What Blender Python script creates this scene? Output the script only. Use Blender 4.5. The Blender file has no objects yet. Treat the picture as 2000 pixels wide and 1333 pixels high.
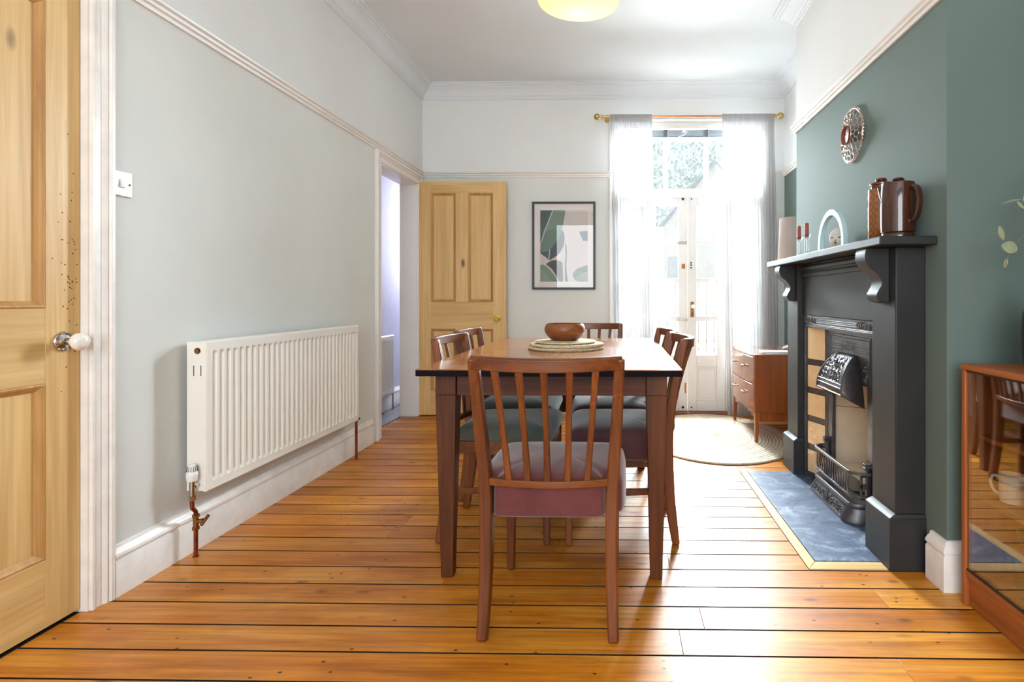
import bpy, bmesh, math, random
from mathutils import Vector, Matrix
R = math.radians
PI = math.pi
random.seed(7)
SC = bpy.context.scene
COL = SC.collection

# ------------------------------------------------------------------ camera
cam = bpy.data.cameras.new('camera')
cam.sensor_width = 36.0
cam.lens = 1100.0 / 2000.0 * 36.0
cam.shift_x = -(1186.2 - 1000.0) / 2000.0
cam.shift_y = -(666.5 - 582.0) / 2000.0
cam.clip_start = 0.02
camo = bpy.data.objects.new('camera', cam)
COL.objects.link(camo)
camo.location = (0, 0, 1.0)
camo.rotation_euler = (PI / 2, 0, math.atan(0.018))
SC.camera = camo

# ------------------------------------------------------------------ world, sun, large lights, exposure
SC.view_settings.view_transform = 'Standard'
SC.view_settings.look = 'None'
SC.view_settings.gamma = 1.0
SC.view_settings.exposure = 1.18
world = bpy.data.worlds.new('sky')
SC.world = world
world.use_nodes = True
bg = world.node_tree.nodes['Background']
bg.inputs[0].default_value = (0.86, 0.93, 1.0, 1)
bg.inputs[1].default_value = 0.5

def light(name, kind, loc, energy, color=(1, 1, 1), aim=None, size=None, size_y=None, angle=None):
    d = bpy.data.lights.new(name, kind)
    d.energy = energy
    d.color = color
    if kind == 'AREA':
        d.shape = 'RECTANGLE'
        d.size = size
        d.size_y = size_y
    if kind == 'SUN':
        d.angle = angle
    if kind == 'POINT':
        d.shadow_soft_size = size
    o = bpy.data.objects.new(name, d)
    COL.objects.link(o)
    o.location = loc
    if aim is not None:
        o.rotation_euler = Vector(aim).to_track_quat('-Z', 'Y').to_euler()
    return o

light('sun', 'SUN', (2, 9, 9), 2.6, (1, 0.95, 0.88), aim=(-0.2, -1, -1.57), angle=R(1.2))
light('fill_behind_camera', 'AREA', (-0.15, -2.38, 1.6), 52, (0.88, 0.95, 1.0), aim=(0, 1, -0.02), size=2.3, size_y=1.9)  # added fill light from behind the camera, no source in view
light('daylight_garden_doors', 'AREA', (0.95, 6.6, 2.4), 1040, (0.84, 0.93, 1.0), aim=(-0.12, -1, -0.42), size=1.7, size_y=2.1)
light('daylight_hall', 'AREA', (-1.94, 6.6, 1.7), 24, (0.92, 0.93, 1.0), aim=(0, -1, -0.1), size=0.2, size_y=1.2)

# ------------------------------------------------------------------ mesh helpers
def nb():
    return bmesh.new()

def box(bm, x0, x1, y0, y1, z0, z1, mi=0):
    vs = [bm.verts.new((x, y, z)) for z in (z0, z1) for y in (y0, y1) for x in (x0, x1)]
    for f in ((0, 2, 3, 1), (4, 5, 7, 6), (0, 1, 5, 4), (2, 6, 7, 3), (0, 4, 6, 2), (1, 3, 7, 5)):
        fa = bm.faces.new([vs[i] for i in f])
        fa.material_index = mi
    return bm

def loft(bm, loops, cap0=True, cap1=True, closed=False, mi=0):
    rows = [[bm.verts.new(p) for p in lp] for lp in loops]
    n = len(rows[0])
    rng = range(len(rows)) if closed else range(len(rows) - 1)
    for i in rng:
        a, b = rows[i], rows[(i + 1) % len(rows)]
        for j in range(n):
            k = (j + 1) % n
            f = bm.faces.new((a[j], a[k], b[k], b[j]))
            f.material_index = mi
    if not closed:
        if cap0:
            bm.faces.new(rows[0][::-1]).material_index = mi
        if cap1:
            bm.faces.new(rows[-1]).material_index = mi
    return bm

def lathe(bm, prof, seg=32, c=(0, 0, 0), mi=0, axis='Z'):
    """prof: list of (r, h).  r == 0 closes to a point."""
    rows = []
    for r, h in prof:
        row = []
        for i in range(1 if r < 1e-6 else seg):
            a = 2 * PI * i / seg
            p = (r * math.cos(a), r * math.sin(a), h)
            if axis == 'X':
                p = (p[2], p[0], p[1])
            elif axis == 'Y':
                p = (p[0], p[2], p[1])
            row.append(bm.verts.new((p[0] + c[0], p[1] + c[1], p[2] + c[2])))
        rows.append(row)
    for a, b in zip(rows[:-1], rows[1:]):
        for i in range(seg):
            k = (i + 1) % seg
            if len(a) == 1 and len(b) == 1:
                continue
            if len(a) == 1:
                f = bm.faces.new((a[0], b[k], b[i]))
            elif len(b) == 1:
                f = bm.faces.new((a[i], a[k], b[0]))
            else:
                f = bm.faces.new((a[i], a[k], b[k], b[i]))
            f.material_index = mi
    return bm

def smooth_path(pts, n=8):
    """Catmull-Rom through points of any dimension"""
    P = [tuple(p) for p in pts]
    P = [tuple(2 * a - b for a, b in zip(P[0], P[1]))] + P + [tuple(2 * a - b for a, b in zip(P[-1], P[-2]))]
    out = []
    for i in range(1, len(P) - 2):
        for k in range(n):
            t = k / n
            out.append(tuple(0.5 * (2 * p1 + (p2 - p0) * t + (2 * p0 - 5 * p1 + 4 * p2 - p3) * t * t + (3 * p1 - p0 - 3 * p2 + p3) * t ** 3)
                             for p0, p1, p2, p3 in zip(P[i - 1], P[i], P[i + 1], P[i + 2])))
    out.append(P[-2])
    return out

def tube(bm, pts, r, seg=10, closed=False, mi=0):
    pts = [Vector(p) for p in pts]
    n = len(pts)
    rs = r if isinstance(r, (list, tuple)) else [r] * n
    loops = []
    up = None
    for i, p in enumerate(pts):
        if closed:
            t = (pts[(i + 1) % n] - pts[i - 1]).normalized()
        else:
            t = (pts[min(i + 1, n - 1)] - pts[max(i - 1, 0)]).normalized()
        if up is None:
            up = t.orthogonal().normalized()
        up = (up - t * up.dot(t))
        if up.length < 1e-6:
            up = t.orthogonal()
        up.normalize()
        b = t.cross(up)
        loops.append([p + (up * math.cos(2 * PI * k / seg) + b * math.sin(2 * PI * k / seg)) * rs[i] for k in range(seg)])
    return loft(bm, loops, closed=closed, mi=mi)

def bar(bm, pts, w, h, side=(1, 0, 0), mi=0):
    """rectangular section swept along pts; w along 'side', h along the other"""
    pts = [Vector(p) for p in pts]
    n = len(pts)
    loops = []
    S = Vector(side)
    for i, p in enumerate(pts):
        t = (pts[min(i + 1, n - 1)] - pts[max(i - 1, 0)]).normalized()
        s = (S - t * S.dot(t)).normalized()
        b = t.cross(s)
        ww = w[i] if isinstance(w, (list, tuple)) else w
        hh = h[i] if isinstance(h, (list, tuple)) else h
        loops.append([p + s * (ww / 2) * a + b * (hh / 2) * c for a, c in ((-1, -1), (1, -1), (1, 1), (-1, 1))])
    return loft(bm, loops, mi=mi)

def prism(bm, poly, fn, a, b, mi=0):
    """poly of 2d points; fn(u, v, w) -> xyz; extruded from w=a to w=b"""
    return loft(bm, [[fn(u, v, a) for u, v in poly], [fn(u, v, b) for u, v in poly]], mi=mi)

def trim(bm, prof, p0, p1, n, m0=0.0, m1=0.0):
    p0, p1, n = Vector(p0), Vector(p1), Vector(n)
    d = (p1 - p0).normalized()
    A = [p0 + n * u + Vector((0, 0, z)) + d * (m0 * u) for u, z in prof]
    B = [p1 + n * u + Vector((0, 0, z)) - d * (m1 * u) for u, z in prof]
    return loft(bm, [A, B])

def wedge_tapered(bm, cx, cy, z0, z1, w0, w1, d0=None, d1=None, ox=0, oy=0):
    d0 = d0 or w0
    d1 = d1 or w1
    A = [(cx + ox + sx * w0 / 2, cy + oy + sy * d0 / 2, z0) for sx, sy in ((-1, -1), (1, -1), (1, 1), (-1, 1))]
    B = [(cx + sx * w1 / 2, cy + sy * d1 / 2, z1) for sx, sy in ((-1, -1), (1, -1), (1, 1), (-1, 1))]
    return loft(bm, [A, B])

def obj(name, bm, mat, parent=None, bevel=0.0, ang=40, smooth=True, sub=0, seg=2):
    bmesh.ops.recalc_face_normals(bm, faces=bm.faces[:])
    me = bpy.data.meshes.new(name)
    bm.to_mesh(me)
    bm.free()
    for m in (mat if isinstance(mat, (list, tuple)) else [mat]):
        me.materials.append(m)
    if smooth:
        me.polygons.foreach_set('use_smooth', [True] * len(me.polygons))
        me.set_sharp_from_angle(angle=R(ang))
    o = bpy.data.objects.new(name, me)
    COL.objects.link(o)
    if parent is not None:
        o.parent = parent
    if bevel:
        m = o.modifiers.new('bevel', 'BEVEL')
        m.width = bevel
        m.segments = seg
        m.limit_method = 'ANGLE'
        m.angle_limit = R(35)
        m.harden_normals = False
    if sub:
        m = o.modifiers.new('sub', 'SUBSURF')
        m.levels = m.render_levels = sub
    return o

def tag(o, label, cat, group=None, kind=None):
    o['label'] = label
    o['category'] = cat
    if group:
        o['group'] = group
    if kind:
        o['kind'] = kind
    return o

def thing(name, label, cat, loc=(0, 0, 0), rz=0.0, group=None, kind=None):
    o = bpy.data.objects.new(name, None)
    o.empty_display_size = 0.05
    COL.objects.link(o)
    o.location = loc
    o.rotation_euler = (0, 0, rz)
    return tag(o, label, cat, group, kind)

def struct(name, bm, mat, label, cat, bevel=0.0, **k):
    o = obj(name, bm, mat, None, bevel, **k)
    return tag(o, label, cat, None, 'structure')

# ------------------------------------------------------------------ materials
def s2l(c):
    return tuple(((v / 255) / 12.92 if v / 255 <= 0.04045 else ((v / 255 + 0.055) / 1.055) ** 2.4) for v in c)

class NT:
    def __init__(self, name):
        self.m = bpy.data.materials.new(name)
        self.m.use_nodes = True
        self.t = self.m.node_tree
        self.p = self.t.nodes['Principled BSDF']
        self.out = self.t.nodes['Material Output']
    def n(self, kind, **kw):
        x = self.t.nodes.new(kind)
        for k, v in kw.items():
            setattr(x, k, v)
        return x
    def l(self, a, b):
        self.t.links.new(a, b)
    def coords(self, scale, rand=True, island=False):
        tc = self.n('ShaderNodeTexCoord')
        src = tc.outputs['Object']
        if rand or island:
            if island:
                r = self.n('ShaderNodeNewGeometry').outputs['Random Per Island']
            else:
                r = self.n('ShaderNodeObjectInfo').outputs['Random']
            mul = self.n('ShaderNodeMath', operation='MULTIPLY')
            mul.inputs[1].default_value = 37.0
            self.l(r, mul.inputs[0])
            add = self.n('ShaderNodeVectorMath', operation='ADD')
            self.l(src, add.inputs[0])
            self.l(mul.outputs[0], add.inputs[1])
            src = add.outputs[0]
        mp = self.n('ShaderNodeMapping')
        mp.inputs['Scale'].default_value = scale
        self.l(src, mp.inputs['Vector'])
        return mp.outputs[0]
    def noise(self, vec, scale, detail=4, rough=0.55, dist=0.0):
        x = self.n('ShaderNodeTexNoise')
        x.inputs['Scale'].default_value = scale
        x.inputs['Detail'].default_value = detail
        x.inputs['Roughness'].default_value = rough
        x.inputs['Distortion'].default_value = dist
        self.l(vec, x.inputs['Vector'])
        return x.outputs['Fac']
    def ramp(self, fac, stops):
        x = self.n('ShaderNodeValToRGB')
        e = x.color_ramp.elements
        while len(e) < len(stops):
            e.new(0.5)
        for el, (p, c) in zip(e, stops):
            el.position = p
            el.color = (*c, 1)
        self.l(fac, x.inputs[0])
        return x.outputs[0]
    def mix(self, fac, a, b, mode='MIX'):
        x = self.n('ShaderNodeMix', data_type='RGBA', blend_type=mode)
        for s, v in ((0, fac), (6, a), (7, b)):
            if isinstance(v, (int, float)):
                x.inputs[s].default_value = v
            elif isinstance(v, tuple):
                x.inputs[s].default_value = (*v, 1)
            else:
                self.l(v, x.inputs[s])
        return x.outputs[2]
    def math(self, op, a, b=None, clamp=False):
        x = self.n('ShaderNodeMath', operation=op)
        x.use_clamp = clamp
        for i, v in enumerate((a, b)):
            if v is None:
                continue
            if isinstance(v, (int, float)):
                x.inputs[i].default_value = v
            else:
                self.l(v, x.inputs[i])
        return x.outputs[0]
    def bump(self, h, strength=0.2, dist=0.002):
        x = self.n('ShaderNodeBump')
        x.inputs['Strength'].default_value = strength
        x.inputs['Distance'].default_value = dist
        self.l(h, x.inputs['Height'])
        self.l(x.outputs[0], self.p.inputs['Normal'])
    def set(self, color=None, rough=None, metal=None, spec=None, coat=None, sheen=None, trans=None, sub=None):
        p = self.p
        if color is not None:
            if isinstance(color, tuple):
                p.inputs['Base Color'].default_value = (*color, 1)
            else:
                self.l(color, p.inputs['Base Color'])
        for k, v in (('Roughness', rough), ('Metallic', metal), ('Specular IOR Level', spec), ('Coat Weight', coat), ('Sheen Weight', sheen), ('Transmission Weight', trans)):
            if v is not None:
                if isinstance(v, (int, float)):
                    p.inputs[k].default_value = v
                else:
                    self.l(v, p.inputs[k])
        return self.m

def plain(name, rgb, rough=0.5, metal=0.0, var=0.06, scale=8.0, spec=0.5, bump=0.0, bscale=60, **k):
    t = NT(name)
    c = s2l(rgb)
    v = t.coords((1, 1, 1))
    f = t.noise(v, scale, 3)
    lo = tuple(x * (1 - var) for x in c)
    hi = tuple(min(1, x * (1 + var)) for x in c)
    col = t.ramp(f, [(0.35, lo), (0.65, hi)])
    if bump:
        t.bump(t.noise(v, bscale, 3), bump, 0.002)
    return t.set(col, rough, metal, spec, **k)

def wood(name, dark, light, axis='X', scale=1.0, rough=0.4, knots=0.0, coat=0.0, spec=0.5, wear=0.0, bump=0.06, island=False, fine=0.35):
    t = NT(name)
    d, l_ = s2l(dark), s2l(light)
    sc = [11.0 * scale] * 3
    sc['XYZ'.index(axis)] = 0.75 * scale
    v = t.coords(tuple(sc), True, island)
    f = t.noise(v, 1.0, 5, 0.6, 0.9)
    sc2 = [70.0 * scale] * 3
    sc2['XYZ'.index(axis)] = 2.0 * scale
    v2 = t.coords(tuple(sc2), True, island)
    f2 = t.noise(v2, 1.0, 3, 0.6, 0.4)
    base = t.ramp(f, [(0.32, d), (0.68, l_)])
    g = t.ramp(f2, [(0.35, (1 - fine,) * 3), (0.6, (1, 1, 1))])
    col = t.mix(1.0, base, g, 'MULTIPLY')
    if knots:
        sk = [4.6 * knots] * 3
        sk['XYZ'.index(axis)] = 2.0 * knots
        vk = t.coords(tuple(sk), True, island)
        vo = t.n('ShaderNodeTexVoronoi')
        vo.inputs['Scale'].default_value = 1.0
        t.l(vk, vo.inputs['Vector'])
        k = t.ramp(vo.outputs['Distance'], [(0.0, (1, 1, 1)), (0.045, (0.85,) * 3), (0.1, (0, 0, 0))])
        nz = t.noise(vk, 0.7, 1)
        gate = t.ramp(nz, [(0.44, (0, 0, 0)), (0.5, (1, 1, 1))])
        k = t.math('MULTIPLY', k, gate)
        col = t.mix(k, col, tuple(x * 0.16 for x in d))
    if wear:
        vw = t.coords((1, 1, 1), True, island)
        w = t.ramp(t.noise(vw, 28, 5, 0.7), [(0.64, (0, 0, 0)), (0.72, (1, 1, 1))])
        col = t.mix(t.math('MULTIPLY', w, wear), col, tuple(min(1, x * 2.2) for x in l_))
    t.bump(f2, bump, 0.001)
    return t.set(col, rough, 0, spec, coat)

def fabric(name, rgb, rough=0.9, sheen=0.3, scale=900):
    t = NT(name)
    c = s2l(rgb)
    v = t.coords((1, 1, 1))
    f = t.noise(v, 9, 4, 0.6)
    col = t.ramp(f, [(0.3, tuple(x * 0.8 for x in c)), (0.7, tuple(min(1, x * 1.15) for x in c))])
    t.bump(t.noise(v, scale, 2), 0.25, 0.001)
    t.p.inputs['Sheen Roughness'].default_value = 0.45
    return t.set(col, rough, 0, 0.2, sheen=sheen)

def wall_mat(name, low, high, zsplit=2.06, rough=0.55, spec=0.4):
    """two coats of paint: one below the picture rail, one above it"""
    t = NT(name)
    tc = t.n('ShaderNodeTexCoord')
    sep = t.n('ShaderNodeSeparateXYZ')
    t.l(tc.outputs['Object'], sep.inputs[0])
    g = t.math('GREATER_THAN', sep.outputs['Z'], zsplit)
    v = t.coords((1, 1, 1), False)
    f = t.noise(v, 2.2, 4)
    a, b = s2l(low), s2l(high)
    ca = t.ramp(f, [(0.3, tuple(x * 0.97 for x in a)), (0.7, tuple(min(1, x * 1.03) for x in a))])
    cb = t.ramp(f, [(0.3, tuple(x * 0.98 for x in b)), (0.7, tuple(min(1, x * 1.02) for x in b))])
    t.bump(t.noise(v, 45, 4), 0.12, 0.003)
    return t.set(t.mix(g, ca, cb), rough, 0, spec)

M = {}
M['wall'] = wall_mat('wall_paint_off_white', (222, 224, 220), (231, 232, 231))
M['green'] = wall_mat('wall_paint_grey_green', (106, 122, 116), (229, 229, 227), rough=0.75, spec=0.12)
M['ceiling'] = plain('ceiling_paint', (226, 231, 235), 0.7, var=0.015, scale=2, spec=0.2)
M['trim'] = plain('white_gloss_paint', (235, 231, 226), 0.33, var=0.02, scale=6, bump=0.03, bscale=30)
M['trim_warm'] = plain('old_white_gloss_paint', (240, 235, 229), 0.35, var=0.05, scale=14, bump=0.12, bscale=40)
M['pine_z'] = wood('stripped_pine_upright', (214, 170, 104), (235, 197, 134), 'Z', 1.0, 0.42, knots=1.0, fine=0.14)
M['pine_x'] = wood('stripped_pine_across', (214, 170, 104), (235, 197, 134), 'X', 1.0, 0.42, knots=1.0, fine=0.14)
M['pine_y'] = wood('stripped_pine_rail', (214, 170, 104), (235, 197, 134), 'Y', 1.0, 0.42, knots=1.0, fine=0.14)
M['pine_mould'] = wood('pine_moulding', (178, 128, 70), (210, 162, 98), 'Z', 1.4, 0.45, fine=0.15)
M['chair'] = wood('chair_mahogany', (88, 41, 14), (136, 73, 28), 'Z', 1.3, 0.33, wear=0.35, fine=0.25)
M['chair_x'] = wood('chair_mahogany_rail', (88, 41, 14), (136, 73, 28), 'X', 1.3, 0.33, wear=0.35, fine=0.25)
M['teak'] = wood('chair_teak', (92, 46, 20), (142, 82, 40), 'Z', 1.3, 0.36, wear=0.15, fine=0.25)
M['teak_x'] = wood('chair_teak_rail', (92, 46, 20), (142, 82, 40), 'X', 1.3, 0.36, wear=0.15, fine=0.25)
M['table_top'] = wood('table_top_wood', (138, 78, 32), (182, 114, 56), 'Y', 0.9, 0.24, coat=0.4, fine=0.2, bump=0.03)
M['table_leg'] = wood('table_leg_wood', (72, 36, 15), (112, 62, 30), 'Z', 1.0, 0.5, fine=0.25, spec=0.3)
M['table_x'] = wood('table_apron_wood', (70, 32, 16), (106, 54, 30), 'X', 1.0, 0.5, fine=0.25, spec=0.3)
M['table_edge'] = plain('table_edge_shade', (14, 13, 20), 0.7, var=0.2, spec=0.1)  # near-black paints in the shade on the table's front edge
M['mauve'] = fabric('mauve_velvet', (108, 58, 58), sheen=0.65)
M['plum'] = fabric('plum_velvet', (88, 56, 60), sheen=0.8)
M['sage'] = fabric('grey_green_velvet', (84, 88, 80), sheen=0.5)
M['rad'] = plain('radiator_enamel', (243, 239, 230), 0.3, var=0.01)
M['plastic'] = plain('white_plastic', (238, 237, 234), 0.35, var=0.01)
M['copper'] = plain('old_copper', (142, 74, 48), 0.35, 1.0, var=0.25, scale=30)
M['brasspipe'] = plain('dull_brass', (150, 104, 58), 0.38, 1.0, var=0.2, scale=30)
M['brass'] = plain('antique_brass', (196, 168, 110), 0.28, 1.0, var=0.08)
M['chrome'] = plain('chrome', (200, 196, 192), 0.15, 1.0, var=0.03)
M['dark_metal'] = plain('dark_steel', (52, 48, 46), 0.4, 0.8, var=0.1)
M['porcelain'] = plain('porcelain', (240, 236, 228), 0.12, var=0.01)
M['black_stone'] = plain('charcoal_painted_surround', (36, 37, 38), 0.5, var=0.18, scale=3.5, spec=0.5, bump=0.1, bscale=25)
M['iron'] = plain('cast_iron', (104, 104, 108), 0.36, 0.75, var=0.15, scale=20, bump=0.12, bscale=120)
M['firebrick'] = plain('fire_brick', (226, 208, 180), 0.8, var=0.06, scale=6, bump=0.1)
M['black'] = plain('matt_black', (20, 20, 22), 0.45, var=0.1)
M['navy'] = plain('black_frame_paint', (24, 23, 32), 0.4, var=0.1)
M['paper'] = plain('mount_paper', (226, 218, 212), 0.8, var=0.01)
M['slate'] = None
M['shade_fabric'] = plain('taupe_lampshade', (196, 182, 176), 0.85, var=0.03)
M['candle'] = plain('terracotta_candle', (166, 78, 58), 0.5, var=0.05)
M['brown_glaze'] = plain('brown_glaze', (64, 29, 15), 0.1, var=0.25, scale=5, coat=0.5)
M['cab'] = wood('cabinet_teak', (142, 74, 34), (186, 108, 54), 'Z', 1.2, 0.38, fine=0.2)
M['cab_y'] = wood('cabinet_teak_long', (142, 74, 34), (186, 108, 54), 'Y', 1.2, 0.38, fine=0.2)
M['dresser'] = wood('dresser_teak', (126, 62, 26), (158, 86, 38), 'Z', 1.2, 0.3, fine=0.15)
M['dresser_y'] = wood('dresser_teak_front', (130, 68, 32), (164, 94, 48), 'Y', 1.2, 0.22, coat=0.8, fine=0.15)
M['bowl'] = wood('turned_bowl_wood', (112, 56, 24), (158, 92, 44), 'X', 2.0, 0.4, fine=0.2)
M['vase'] = plain('dark_brown_vase', (36, 27, 24), 0.35, var=0.15)
M['leaf'] = plain('dried_eucalyptus', (142, 146, 116), 0.6, var=0.15, scale=20)
M['stem'] = plain('dry_stem', (120, 104, 76), 0.7)
M['white_paint_ext'] = plain('white_render', (235, 234, 230), 0.8, var=0.03)
M['blue_arch'] = plain('pale_blue_glaze', (190, 222, 226), 0.25, var=0.02)
M['gold'] = plain('gold_paint', (196, 150, 70), 0.35, 0.6, var=0.2, scale=40)
M['bust'] = plain('chalky_white', (230, 224, 214), 0.6, var=0.05, scale=40)
M['blind'] = plain('grey_blind_slats', (120, 128, 138), 0.6, var=0.06)
M['cord'] = plain('white_cord', (235, 235, 235), 0.7)
M['copper_rod'] = plain('copper_brass_rod', (190, 130, 92), 0.22, 1.0, var=0.05)
M['tile_dark'] = None

def floor_mat():
    t = NT('stained_pine_boards')
    r = t.n('ShaderNodeNewGeometry').outputs['Random Per Island']
    v = t.coords((0.8, 10, 10), False, True)
    f = t.noise(v, 1.0, 6, 0.62, 1.1)
    v2 = t.coords((3, 90, 90), False, True)
    f2 = t.noise(v2, 1.0, 3, 0.6)
    v3 = t.coords((1.6, 2.5, 1), False, True)
    f3 = t.noise(v3, 1.6, 4, 0.6)
    base = t.ramp(f, [(0.22, s2l((166, 86, 12))), (0.45, s2l((214, 130, 28))), (0.78, s2l((238, 172, 72)))])
    g = t.ramp(f2, [(0.3, (0.66,) * 3), (0.6, (1, 1, 1))])
    col = t.mix(1.0, base, g, 'MULTIPLY')
    tone = t.ramp(r, [(0.0, (0.84, 0.82, 0.79)), (1.0, (1.06, 1.06, 1.06))])
    col = t.mix(1.0, col, tone, 'MULTIPLY')
    blot = t.ramp(f3, [(0.48, (1, 1, 1)), (0.74, (0.66, 0.56, 0.46))])
    col = t.mix(1.0, col, blot, 'MULTIPLY')
    # knots: pale halo, dark core
    vk = t.coords((3.0, 7.0, 1), False, True)
    vo = t.n('ShaderNodeTexVoronoi', voronoi_dimensions='2D')
    vo.inputs['Scale'].default_value = 1.0
    t.l(vk, vo.inputs['Vector'])
    gate = t.ramp(t.noise(vk, 0.8, 1), [(0.52, (0, 0, 0)), (0.58, (1, 1, 1))])
    k = t.ramp(vo.outputs['Distance'], [(0.0, (1, 1, 1)), (0.04, (0.8,) * 3), (0.10, (0, 0, 0))])
    col = t.mix(t.math('MULTIPLY', t.math('MULTIPLY', k, gate), 0.7), col, s2l((70, 32, 10)))
    # nail heads and small dents
    vn = t.coords((9.0, 16.0, 1), False, True)
    vo2 = t.n('ShaderNodeTexVoronoi', voronoi_dimensions='2D')
    vo2.inputs['Scale'].default_value = 1.0
    t.l(vn, vo2.inputs['Vector'])
    k2 = t.ramp(vo2.outputs['Distance'], [(0.035, (1, 1, 1)), (0.07, (0, 0, 0))])
    gate2 = t.ramp(t.noise(vn, 0.5, 1), [(0.55, (0, 0, 0)), (0.58, (1, 1, 1))])
    col = t.mix(t.math('MULTIPLY', k2, gate2), col, s2l((38, 24, 16)))
    rg = t.ramp(f3, [(0.3, (0.32,) * 3), (0.7, (0.46,) * 3)])
    t.bump(t.math('ADD', t.math('MULTIPLY', f2, 0.35), f), 0.12, 0.002)
    return t.set(col, rg, 0, 0.45, 0.0)
M['floor'] = floor_mat()
M['gap'] = plain('dusty_gap_and_door_shade', (24, 17, 12), 0.9, var=0.3, scale=30)

def slate_mat(name, a, b, c):
    t = NT(name)
    v = t.coords((1, 1, 1), False)
    f = t.noise(v, 7, 7, 0.7, 0.8)
    col = t.ramp(f, [(0.32, s2l(a)), (0.52, s2l(b)), (0.74, s2l(c))])
    f2 = t.noise(v, 90, 3, 0.7)
    col = t.mix(t.ramp(f2, [(0.62, (0, 0, 0)), (0.75, (0.5,) * 3)]), col, s2l(c))
    t.bump(f, 0.25, 0.006)
    return t.set(col, 0.5, 0, 0.5)
M['slate'] = slate_mat('slate_hearth', (38, 50, 74), (76, 94, 122), (164, 178, 194))
M['tile_dark'] = slate_mat('dark_hall_tile', (34, 38, 46), (48, 53, 62), (72, 78, 88))

def glass_mat(name, tint=(1, 1, 1), refl=0.05, rough=0.0):
    t = NT(name)
    t.t.nodes.remove(t.p)
    lw = t.n('ShaderNodeLayerWeight')
    lw.inputs['Blend'].default_value = 0.5
    tr = t.n('ShaderNodeBsdfTransparent')
    tr.inputs[0].default_value = (*tint, 1)
    gl = t.n('ShaderNodeBsdfGlossy')
    gl.inputs['Roughness'].default_value = rough
    mx = t.n('ShaderNodeMixShader')
    fac = t.math('ADD', t.math('MULTIPLY', t.math('POWER', lw.outputs['Facing'], 4.0), 0.75), refl, True)
    t.l(fac, mx.inputs[0])
    t.l(tr.outputs[0], mx.inputs[1])
    t.l(gl.outputs[0], mx.inputs[2])
    t.l(mx.outputs[0], t.out.inputs[0])
    return t.m
M['pane'] = glass_mat('window_glass', (0.98, 0.99, 0.985), 0.03)
M['cab_glass'] = glass_mat('cabinet_glass', (0.90, 0.92, 0.90), 0.18)
M['pic_glass'] = glass_mat('picture_glass', (0.99, 0.99, 0.99), 0.03)
M['clear'] = glass_mat('clear_glassware', (0.93, 0.96, 0.96), 0.12)

def sheer_mat():
    t = NT('sheer_white_voile')
    t.t.nodes.remove(t.p)
    tr = t.n('ShaderNodeBsdfTransparent')
    tl = t.n('ShaderNodeBsdfTranslucent')
    tl.inputs[0].default_value = (0.19, 0.193, 0.197, 1)
    df = t.n('ShaderNodeBsdfDiffuse')
    df.inputs[0].default_value = (0.88, 0.88, 0.89, 1)
    v = t.coords((400, 400, 60), False)
    f = t.noise(v, 1.0, 2)
    m1 = t.n('ShaderNodeMixShader')
    m1.inputs[0].default_value = 0.5
    t.l(tl.outputs[0], m1.inputs[1])
    t.l(df.outputs[0], m1.inputs[2])
    m2 = t.n('ShaderNodeMixShader')
    t.l(t.math('ADD', t.math('MULTIPLY', f, 0.08), 0.70), m2.inputs[0])
    t.l(tr.outputs[0], m2.inputs[1])
    t.l(m1.outputs[0], m2.inputs[2])
    t.l(m2.outputs[0], t.out.inputs[0])
    return t.m
M['sheer'] = sheer_mat()

def emit_mat(name, color, strength):
    t = NT(name)
    t.p.inputs['Emission Color'].default_value = (*color, 1)
    t.p.inputs['Emission Strength'].default_value = strength
    return t.set(color, 0.4)

def rope_mat(name, a, b, ang_scale, ring):
    """braided rope: rings around the object's own centre"""
    t = NT(name)
    tc = t.n('ShaderNodeTexCoord')
    sep = t.n('ShaderNodeSeparateXYZ')
    t.l(tc.outputs['Object'], sep.inputs[0])
    sx = t.math('MULTIPLY', sep.outputs[0], ring[0])
    sy = t.math('MULTIPLY', sep.outputs[1], ring[1])
    rad = t.math('SQRT', t.math('ADD', t.math('MULTIPLY', sx, sx), t.math('MULTIPLY', sy, sy)))
    at = t.math('ARCTAN2', sy, sx)
    w = t.math('SINE', t.math('MULTIPLY', rad, ring[2]))
    tw = t.math('SINE', t.math('ADD', t.math('MULTIPLY', at, ang_scale), t.math('MULTIPLY', rad, ring[2] * 0.5)))
    v = t.coords((1, 1, 1), False)
    nz = t.noise(v, 120, 3)
    h = t.math('ADD', t.math('MULTIPLY', w, 0.5), t.math('MULTIPLY', tw, 0.25))
    hh = t.math('ADD', t.math('MULTIPLY', h, 0.4), nz)
    col = t.ramp(hh, [(0.15, s2l(a)), (0.75, s2l(b))])
    t.bump(h, 0.7, 0.006)
    return t.set(col, 0.85, 0, 0.2)
M['jute'] = rope_mat('braided_jute', (188, 166, 134), (234, 220, 200), 260, (1 / 0.53, 1 / 0.72, 150))
M['rope'] = rope_mat('coiled_rope', (190, 162, 122), (238, 222, 192), 110, (1, 1, 520))

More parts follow.
